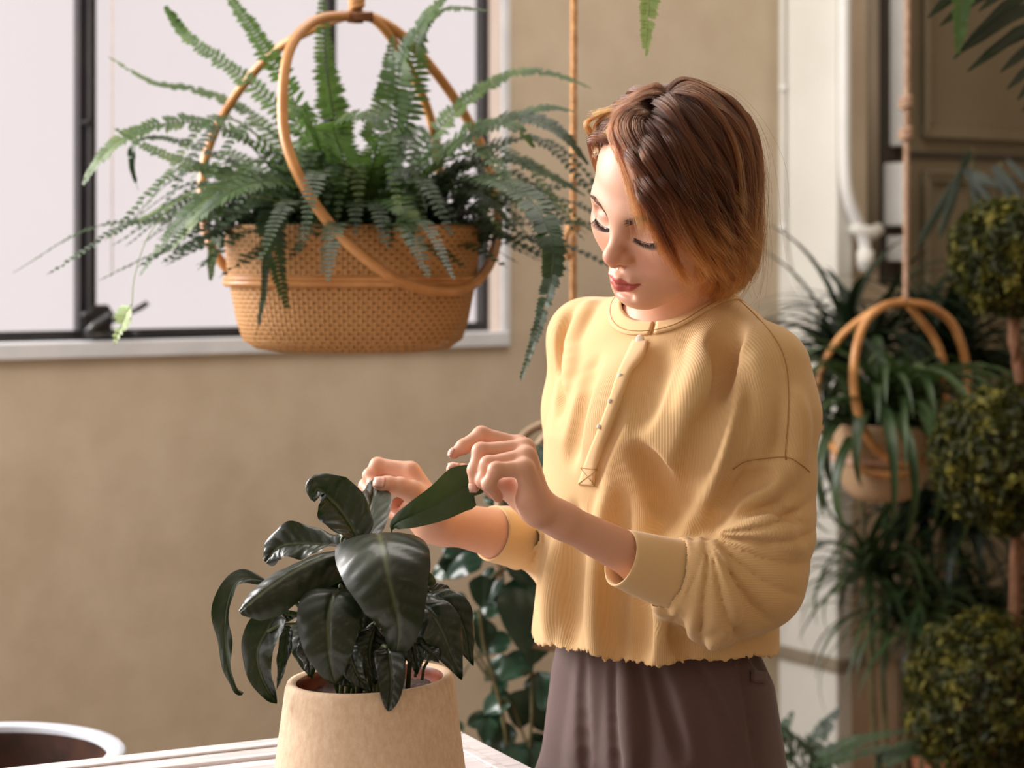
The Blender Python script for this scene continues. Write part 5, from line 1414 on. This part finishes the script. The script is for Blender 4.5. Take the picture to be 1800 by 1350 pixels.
# ------------------------------------------------------------------ plants behind
def blade(mb, base, az, L_, el, droop, w, n=12, twist=0.):
    d0 = np.array([math.cos(az), math.sin(az), 0]); t = np.linspace(0, 1, n)
    e = el - droop * t ** 1.3; step = L_ / (n - 1)
    pts = [np.array(base, float)]
    for i in range(1, n): pts.append(pts[-1] + (d0 * math.cos(e[i]) + np.array([0, 0, math.sin(e[i])])) * step)
    pts = np.array(pts); T = nrm(np.gradient(pts, axis=0)); sd_ = np.array([-d0[1], d0[0], 0]); N_ = np.cross(T, sd_)
    wd = w * np.sin(np.pi * (t * .93 + .06) ** .55) ** .8
    A = np.stack([pts - sd_ * wd[:, None] + N_ * wd[:, None] * .35, pts, pts + sd_ * wd[:, None] + N_ * wd[:, None] * .35], 1)
    mb.grid(A)
def strap_plant(name, label, c, n, Lr, w, mat, cat='plant', elr=(.3, 1.4), dr=(1.2, 2.8), seed=0, spread=.03, group=None, azr=None, parts='leaf'):
    r_ = random.Random(seed); t = thing(name, label, cat, tuple(c), group)
    for i in range(n):
        mb = MB(); az = r_.uniform(*(azr or (0, 2 * math.pi))); b = np.array([r_.uniform(-spread, spread), r_.uniform(-spread, spread), 0])
        blade(mb, b, az, r_.uniform(*Lr), r_.uniform(*elr), r_.uniform(*dr), w * r_.uniform(.7, 1.15)); mb.build(parts, M[mat], t)
    return t
# second hanging basket with strap leaves
SY = 4.15
sc2 = np.array([P(1550, 830, SY)[0], SY, CAMZ - (882 - CY) / FPX * SY])
def hS(pts): return spline([P(*q_) for q_ in pts], 70)
g1 = hS([(1592, 532, 4.15), (1555, 538, 4.10), (1522, 565, 4.06), (1504, 620, 4.04), (1502, 690, 4.04), (1525, 770, 4.04), (1580, 815, 4.05), (1640, 800, 4.10), (1690, 740, 4.2), (1700, 660, 4.25), (1680, 580, 4.22), (1640, 542, 4.18), (1592, 532, 4.15)])
g2 = hS([(1592, 528, 4.16), (1540, 545, 4.18), (1480, 590, 4.2), (1445, 650, 4.2), (1436, 710, 4.2), (1450, 765, 4.18), (1480, 800, 4.12), (1530, 830, 4.06), (1600, 830, 4.06), (1640, 780, 4.18), (1660, 700, 4.24), (1650, 610, 4.22), (1592, 528, 4.16)])
b2 = basket('hanging_basket', 'small round woven basket with hooped cane handles hanging among strap leaves', sc2, .100, .088, .165, [(g1, .0095), (g2, .0085)], None, wv='weave_pale', bandmat='cane_pink', bowl=True)
rope('hanging_rope', 'pale twisted rope with a splice holding the small round basket', P(1597, -300, 4.15), P(1592, 530, 4.15), .0068, 'jute_pale', ((CAMZ - (180 - CY) / FPX * 4.15) - P(1592, 530, 4.15)[2], (CAMZ - (235 - CY) / FPX * 4.15) - P(1592, 530, 4.15)[2]))
sp1 = sc2 + np.array([0.0, 0, .15])
strap_plant('strap_leaf_plant', 'arching strap-leaved plant growing in the small round hanging basket', sp1, 92, (.30, .54), .0150, 'strap', seed=2, elr=(.3, 1.5), dr=(1.6, 3.6), spread=.05)
# dark strap plants behind it
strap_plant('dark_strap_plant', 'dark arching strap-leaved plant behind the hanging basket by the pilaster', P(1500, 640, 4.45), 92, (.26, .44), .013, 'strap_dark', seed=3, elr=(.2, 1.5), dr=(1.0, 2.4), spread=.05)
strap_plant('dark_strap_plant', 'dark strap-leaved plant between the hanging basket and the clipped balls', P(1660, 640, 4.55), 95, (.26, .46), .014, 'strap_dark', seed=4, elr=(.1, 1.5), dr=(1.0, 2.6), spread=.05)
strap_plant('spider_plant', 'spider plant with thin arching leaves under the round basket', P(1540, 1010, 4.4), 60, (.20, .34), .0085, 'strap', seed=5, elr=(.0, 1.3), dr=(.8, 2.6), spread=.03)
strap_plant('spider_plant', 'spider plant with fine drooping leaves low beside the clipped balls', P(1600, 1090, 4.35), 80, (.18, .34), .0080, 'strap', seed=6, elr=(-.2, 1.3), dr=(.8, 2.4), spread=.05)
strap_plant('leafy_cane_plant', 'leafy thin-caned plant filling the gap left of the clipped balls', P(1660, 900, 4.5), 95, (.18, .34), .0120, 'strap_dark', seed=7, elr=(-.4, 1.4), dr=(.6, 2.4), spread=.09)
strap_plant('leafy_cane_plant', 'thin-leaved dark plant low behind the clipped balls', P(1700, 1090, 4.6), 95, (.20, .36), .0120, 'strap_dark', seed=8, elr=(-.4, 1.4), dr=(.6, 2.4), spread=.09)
def floor_stalks(pts, label, r=.006, potr=.09):
    """canes rising from a floor pot"""
    base = np.mean([p_ for p_ in pts], axis=0); t = thing('floor_pot', label, 'pot', (base[0], base[1], 0))
    mb = MB(); mb.lathe([(.001, 0), (potr * .75, 0), (potr, .2), (potr * 1.08, .2), (potr * 1.08, .23), (potr * .95, .23), (potr * .93, .19), (.001, .19)], 40); mb.build('body', M['terracotta'], t)
    for p_ in pts:
        mb = MB(); mb.tube(spline([np.array([(p_[0] - base[0]) * .4, (p_[1] - base[1]) * .4, .19]), (np.array(p_) - [base[0], base[1], 0]) * [.7, .7, .6], np.array(p_) - [base[0], base[1], 0]], 14), r, 8); mb.build('cane', M['stem'], t)
    return t
floor_stalks([P(1545, 1010, 4.4), P(1600, 1090, 4.35), P(1660, 900, 4.5), P(1500, 640, 4.45)], 'terracotta floor pot of tall thin canes below the spider plants')
floor_stalks([P(1660, 640, 4.55), P(1700, 1090, 4.6)], 'terracotta floor pot of canes behind the clipped ball tree')
# topiary
def leaf_ball(mb, c, r, n, seed, size=.011):
    g = np.random.default_rng(seed)
    v = nrm(g.normal(size=(n, 3))); rr = r * (1 - .20 * g.random(n) ** 1.5) * (1 + .05 * np.sin(v[:, 0] * 9 + seed) * np.cos(v[:, 2] * 8))
    p = v * rr[:, None] + c; nn = nrm(v + g.normal(size=(n, 3)) * .7); a_ = nrm(np.cross(nn, g.normal(size=(n, 3)))); b_ = np.cross(nn, a_)
    s_ = size * g.uniform(.7, 1.3, n)[:, None]
    for i in range(n):
        b = len(mb.v); pi = p[i]; s0 = s_[i]
        mb.v.extend([tuple(pi - a_[i] * s0), tuple(pi - a_[i] * s0 * .1 + b_[i] * s0 * .52 + nn[i] * s0 * .12), tuple(pi + a_[i] * s0), tuple(pi - a_[i] * s0 * .1 - b_[i] * s0 * .52 + nn[i] * s0 * .12)])
        mb.f.append((b, b + 1, b + 2, b + 3))
TY = 3.75
tb = P(1782, 1200, TY); top = thing('topiary_tree', 'boxwood topiary clipped into three stacked balls at the right edge', 'topiary', (tb[0], TY, 0))
for (px, py, r_, n_) in ((1772, 452, 105, 2600), (1768, 806, 134, 3600), (1742, 1225, 155, 4200)):
    c_ = P(px, py, TY) - np.array([tb[0], TY, 0]); R_ = r_ / FPX * TY
    mb = MB(); leaf_ball(mb, c_, R_, n_, px); leaf_ball(mb, c_, R_ * .80, n_ // 3, px + 5); o = mb.build('crown', M['box'], top, smooth=False)
    mb = MB(); g = np.random.default_rng(px)
    for k in range(26):
        d_ = nrm(g.normal(size=3)); mb.tube([c_, c_ + d_ * R_ * .45 + g.normal(size=3) * .004, c_ + d_ * R_ * .85], [.005, .003, .0012], 5)
    mb.build('twigs', M['bark'], top)
mb = MB(); tr_ = spline([np.array([0, 0, .25]), P(1790, 1330, TY) - [tb[0], TY, 0], P(1786, 1000, TY) - [tb[0], TY, 0], P(1796, 700, TY) - [tb[0], TY, 0], P(1782, 590, TY) - [tb[0], TY, 0], P(1778, 470, TY) - [tb[0], TY, 0]], 40)
mb.tube(tr_, .011 + .002 * np.sin(np.arange(40) * 1.3), 10)
mb.tube(tr_[8:] + np.stack([.008 * np.cos(np.arange(32) * .5), .008 * np.sin(np.arange(32) * .5), 0 * np.arange(32)], 1), .006, 8); mb.build('trunk', M['bark'], top)
mb = MB(); mb.lathe([(.001, 0), (.15, 0), (.19, .30), (.205, .30), (.205, .34), (.18, .34), (.175, .29), (.001, .29)], 48); mb.build('pot', M['terracotta'], top)
# palm fronds top right and behind
def palm_frond(mb, pts, Lp, w, n=16, nh=(0, -1, .3), sides=(-1, 1), ang=.9):
    S = spline(pts, n + 6); T = nrm(np.gradient(S, axis=0)); sd_ = nrm(np.cross(T, np.array(nh, float))); N_ = np.cross(sd_, T)
    mb.tube(S, np.linspace(.005, .0015, len(S)), 6)
    for i in range(2, len(S)):
        for s_ in sides:
            t = i / len(S); d_ = nrm(sd_[i] * s_ * ang + T[i] * .75 + N_[i] * .1); L_ = Lp * (1 - .45 * t) ; u_ = nrm(np.cross(d_, N_[i]))
            p = [S[i] + d_ * L_ * q_ + np.array([0, 0, -1.]) * L_ * .10 * q_ * q_ for q_ in (0, .3, .65, 1)]; ww = [w * .5, w, w * .8, .0005]
            mb.grid(np.array([[a_ - u_ * b_, a_ + N_[i] * b_ * .3, a_ + u_ * b_] for a_, b_ in zip(p, ww)]))
pm = thing('palm', 'dark palm whose long leaflets hang into the top right corner', 'palm', tuple(P(2050, 120, 3.3)))
mb = MB()
for (x0, y0, x1, y1) in ((1740, -40, 1630, 32), (1780, -30, 1652, 46), (1850, -45, 1676, 104), (1860, -8, 1690, 92), (1870, 20, 1700, 126), (1860, 45, 1735, 96), (1880, 52, 1758, 127), (1880, 82, 1770, 157), (1870, 108, 1788, 176), (1870, 150, 1796, 196), (1850, -60, 1720, 20)):
    a_, b_ = P(x0, y0, 3.25) - np.array(pm.location), P(x1, y1, 3.15) - np.array(pm.location); m_ = (a_ + b_) / 2 + np.array([0, 0, .012]); d_ = nrm(b_ - a_); u_ = nrm(np.cross(d_, [0, 1, .2]))
    mb.grid(np.array([[q_ - u_ * w_, q_ + np.array([0, -.002, 0]), q_ + u_ * w_] for q_, w_ in ((a_, .009), (m_, .0105), (a_ * .2 + b_ * .8 + np.array([0, 0, .006]), .0075), (b_, .0012))]))
mb.build('frond', M['strap_dark'], pm)
mb = MB(); mb.tube([(0, 0, -P(2050, 120, 3.3)[2] + .3), (0, 0, 0)], .03, 12); mb.build('trunk', M['bark'], pm)
mb = MB(); lz_ = -P(2050, 120, 3.3)[2]; mb.lathe([(.001, lz_), (.13, lz_), (.17, lz_ + .3), (.001, lz_ + .3)], 40); mb.build('pot', M['terracotta'], pm)
hf2 = thing('hanging_fern', 'small green fern frond hanging in front of the palm leaflets at upper right', 'fern', tuple(P(1690, -260, 3.1)))
put_frond(hf2, [P(1690, -260, 3.1), P(1698, -100, 3.1), P(1692, 0, 3.1), P(1684, 95, 3.1)], .03, 'fern', seed=301, gap=.006)
mb = MB(); mb.lathe([(.001, -.02), (.06, -.02), (.08, .09), (.082, .09), (.075, .07), (.001, .07)], 32); mb.build('pot', M['terracotta'], hf2)
rope('hanging_rope', 'jute rope above the frame holding the green fern pot', P(1690, -700, 3.1), P(1690, -370, 3.1), .005, 'jute')
# fan palm before the door
fp_ = thing('fan_palm', 'shadowy palm fan with stiff spread leaflets in front of the panelled door', 'palm', (P(1690, 600, 4.9)[0], 4.9, 0))
def rel_(p_, t): return np.array(p_) - np.array(t.location)
mb = MB()
for (x0, y0, x1, y1) in ((1692, 295, 1610, 440), (1692, 295, 1745, 355), (1692, 295, 1760, 330), (1700, 300, 1735, 400), (1708, 262, 1690, 300), (1692, 300, 1650, 420), (1750, 290, 1800, 350), (1770, 280, 1830, 340), (1745, 292, 1785, 365)):
    a_, b_ = rel_(P(x0, y0, 4.85), fp_), rel_(P(x1, y1, 4.8), fp_); d_ = nrm(b_ - a_); u_ = nrm(np.cross(d_, [0, 1, 0]))
    mb.grid(np.array([[q_ - u_ * w_, q_ + np.array([0, -.003, 0]), q_ + u_ * w_] for q_, w_ in ((a_, .004), ((a_ + b_) / 2, .011), (a_ * .15 + b_ * .85, .008), (b_, .001))]))
mb.build('fan', M['strap_dark'], fp_)
mb = MB(); mb.tube(spline([(0, 0, .2), rel_(P(1700, 700, 4.9), fp_), rel_(P(1708, 262, 4.85), fp_)], 14), .006, 8)
mb.tube(spline([(0, 0, .2), rel_(P(1720, 700, 4.9), fp_), rel_(P(1760, 285, 4.85), fp_)], 14), .006, 8); mb.build('stalk', M['stem'], fp_)
mb = MB(); mb.lathe([(.001, 0), (.09, 0), (.12, .22), (.001, .22)], 32); mb.build('pot', M['terracotta'], fp_)
# low fern by her hip
lf_ = thing('floor_fern', 'feathery dark fern low between her trousers and the clipped balls', 'fern', tuple(P(1500, 1420, 3.9)))
for k, pts in enumerate([[(1500, 1420, 3.9), (1440, 1340, 3.85), (1400, 1300, 3.82), (1372, 1275, 3.8)], [(1500, 1420, 3.9), (1430, 1330, 3.9), (1450, 1280, 3.9), (1478, 1243, 3.9)],
    [(1480, 1420, 3.9), (1440, 1350, 3.8), (1500, 1305, 3.8), (1600, 1282, 3.8)], [(1480, 1420, 3.9), (1420, 1360, 3.8), (1490, 1330, 3.75), (1620, 1300, 3.75)], [(1500, 1420, 3.9), (1400, 1345, 3.8), (1380, 1330, 3.8), (1350, 1322, 3.8)],
    [(1520, 1420, 3.9), (1540, 1350, 3.8), (1600, 1320, 3.8), (1660, 1330, 3.8)], [(1500, 1420, 3.9), (1390, 1310, 3.85), (1375, 1290, 3.85), (1395, 1250, 3.85)]]):
    put_frond(lf_, [P(*q_) for q_ in pts], .032, 'fern_dark', seed=400 + k, gap=.007)
zf = P(1500, 1420, 3.9)[2]
mb = MB(); mb.lathe([(.001, -zf), (.10, -zf), (.13, -.03), (.138, -.03), (.138, 0), (.12, 0), (.001, -.01)], 40); mb.build('pot', M['terracotta'], lf_)
# hoop basket hanging behind her
HY = 3.3
hc_ = np.array([P(1075, 1100, HY)[0], HY, CAMZ - (1135 - CY) / FPX * HY])
k1 = spline([P(*q_) for q_ in [(1007, 735, 3.3), (960, 744, 3.26), (922, 765, 3.24), (895, 810, 3.22), (878, 880, 3.21), (875, 960, 3.2), (885, 1060, 3.2), (905, 1115, 3.2), (960, 1136, 3.22), (1060, 1140, 3.25), (1130, 1080, 3.3), (1150, 950, 3.3), (1110, 800, 3.3), (1007, 735, 3.3)]], 80)
k2 = spline([P(*q_) for q_ in [(1007, 735, 3.31), (975, 752, 3.33), (945, 785, 3.36), (925, 850, 3.38), (920, 960, 3.4), (950, 1080, 3.4), (1050, 1130, 3.4), (1150, 1090, 3.4), (1190, 950, 3.38), (1130, 800, 3.33), (1007, 735, 3.31)]], 70)
b3 = basket('hanging_basket', 'woven basket with grey cane hoops hanging mostly hidden behind the woman', hc_, .13, .10, .14, [(k1, .0072), (k2, .0065)], None, canemat='cane_grey')
# broad dark leaves trailing from it and a leafy shrub below
def oval_leaf(mb, c, d, L_, w, nh, seed=0):
    d = nrm(np.array(d, float)); sp_ = [c, c + d * L_ * .5 + np.array([0, 0, .004]), c + d * L_ + np.array([0, 0, -.15 * L_])]
    leaf_mesh(mb, sp_, w, nh, cup=.2, droop=.15, wave=.002, n=10, m=3, quilt=0, seed=seed, prof=lambda t: np.sin(np.pi * t ** .8) ** .7)
lr2 = random.Random(21)
def leafy(name, label, loc, leaves, stems, mat='rubber'):
    t = thing(name, label, 'plant', tuple(loc)); loc = np.array(loc)
    for (x, y, Y, ang, L_, w) in leaves:
        mb = MB(); d = np.array([math.cos(math.radians(ang)), lr2.uniform(-.4, .4), math.sin(math.radians(ang))])
        oval_leaf(mb, P(x, y, Y) - loc, d, L_ / FPX * Y, w / FPX * Y, (lr2.uniform(-.5, .5), -1, lr2.uniform(.1, .9)), seed=x); mb.build('leaf', M[mat], t)
    for st, r in stems:
        mb = MB(); mb.tube(spline([P(*q_) - loc for q_ in st], 20), r, 7); mb.build('stem', M['stem'], t)
    return t
leafy('trailing_plant', 'dark broad-leaved plant spilling from the grey-hooped basket beside her sleeve', hc_ + np.array([0, 0, .12]),
  [(905, 1015, 3.2, -80, 120, 42), (880, 1000, 3.2, -120, 70, 24), (935, 1000, 3.2, -70, 90, 34), (830, 975, 3.18, 170, 55, 22), (850, 985, 3.15, -160, 70, 24), (820, 1010, 3.2, 150, 60, 24), (800, 1005, 3.2, -170, 45, 20), (870, 970, 3.2, -10, 60, 22), (890, 985, 3.18, -40, 60, 22),
   (945, 780, 3.3, -90, 55, 22), (950, 830, 3.3, -100, 50, 20), (935, 850, 3.3, 200, 60, 22), (850, 875, 3.3, -20, 45, 14), (870, 890, 3.3, 10, 50, 16), (930, 900, 3.3, -60, 70, 28), (845, 1010, 3.15, -90, 55, 22), (800, 960, 3.2, 160, 35, 18), (855, 1045, 3.2, -30, 70, 24), (820, 1050, 3.2, -140, 30, 14), (955, 960, 3.3, -90, 80, 30), (900, 940, 3.25, -150, 60, 22)],
  [([(1050, 1050, 3.3), (960, 1000, 3.25), (880, 985, 3.2), (810, 975, 3.2)], .003), ([(1050, 1040, 3.3), (970, 900, 3.3), (945, 780, 3.3)], .003), ([(1040, 1050, 3.3), (930, 900, 3.3), (860, 880, 3.3)], .003), ([(1040, 1050, 3.3), (900, 1000, 3.2), (850, 1030, 3.2)], .003)])
lb = P(900, 1500, 3.35); lb[2] = .30
leafy('leafy_shrub', 'leafy shrub with bare branching stems between the pot and her trousers', lb,
  [(880, 1080, 3.3, 160, 45, 22), (860, 1090, 3.3, -110, 50, 24), (900, 1130, 3.3, 190, 60, 22), (940, 1160, 3.3, 200, 70, 26), (900, 1165, 3.3, -150, 60, 20), (945, 1180, 3.3, -80, 60, 30), (925, 1210, 3.3, -100, 70, 34), (900, 1230, 3.3, 200, 55, 24), (940, 1240, 3.3, -70, 50, 26), (880, 1250, 3.3, -110, 65, 26), (860, 1260, 3.3, -100, 45, 20),
   (820, 1275, 3.3, 10, 60, 16), (815, 1285, 3.3, 180, 30, 14), (910, 1290, 3.3, -160, 70, 24), (935, 1300, 3.3, -90, 60, 34), (890, 1310, 3.3, -60, 60, 26), (960, 1290, 3.3, -110, 60, 26), (900, 1330, 3.3, -170, 60, 24), (950, 1340, 3.3, -120, 60, 26), (850, 1110, 3.3, 120, 45, 18), (915, 1110, 3.3, 30, 40, 18), (890, 1190, 3.3, 240, 45, 16), (955, 1120, 3.3, -120, 50, 24), (860, 1300, 3.3, -30, 50, 18)],
  [([(905, 1500, 3.35), (890, 1300, 3.3), (870, 1200, 3.3), (850, 1130, 3.3), (842, 1060, 3.3)], .0035), ([(890, 1300, 3.3), (872, 1210, 3.3), (850, 1180, 3.3), (810, 1120, 3.3), (780, 1075, 3.3)], .0025), ([(900, 1500, 3.35), (930, 1320, 3.3), (935, 1200, 3.3), (930, 1130, 3.3)], .003),
   ([(870, 1200, 3.3), (840, 1150, 3.3), (800, 1090, 3.3), (790, 1060, 3.3)], .0022), ([(930, 1320, 3.3), (900, 1240, 3.3), (880, 1230, 3.3)], .0022), ([(858, 1150, 3.3), (830, 1160, 3.3), (810, 1190, 3.3)], .002)])
t = thing('floor_pot', 'terracotta floor pot holding the leafy shrub behind the table', 'pot', (lb[0], lb[1], 0))
mb = MB(); mb.lathe([(.001, 0), (.11, 0), (.15, .27), (.16, .27), (.16, .31), (.14, .31), (.135, .26), (.001, .26)], 44); mb.build('body', M['terracotta'], t)
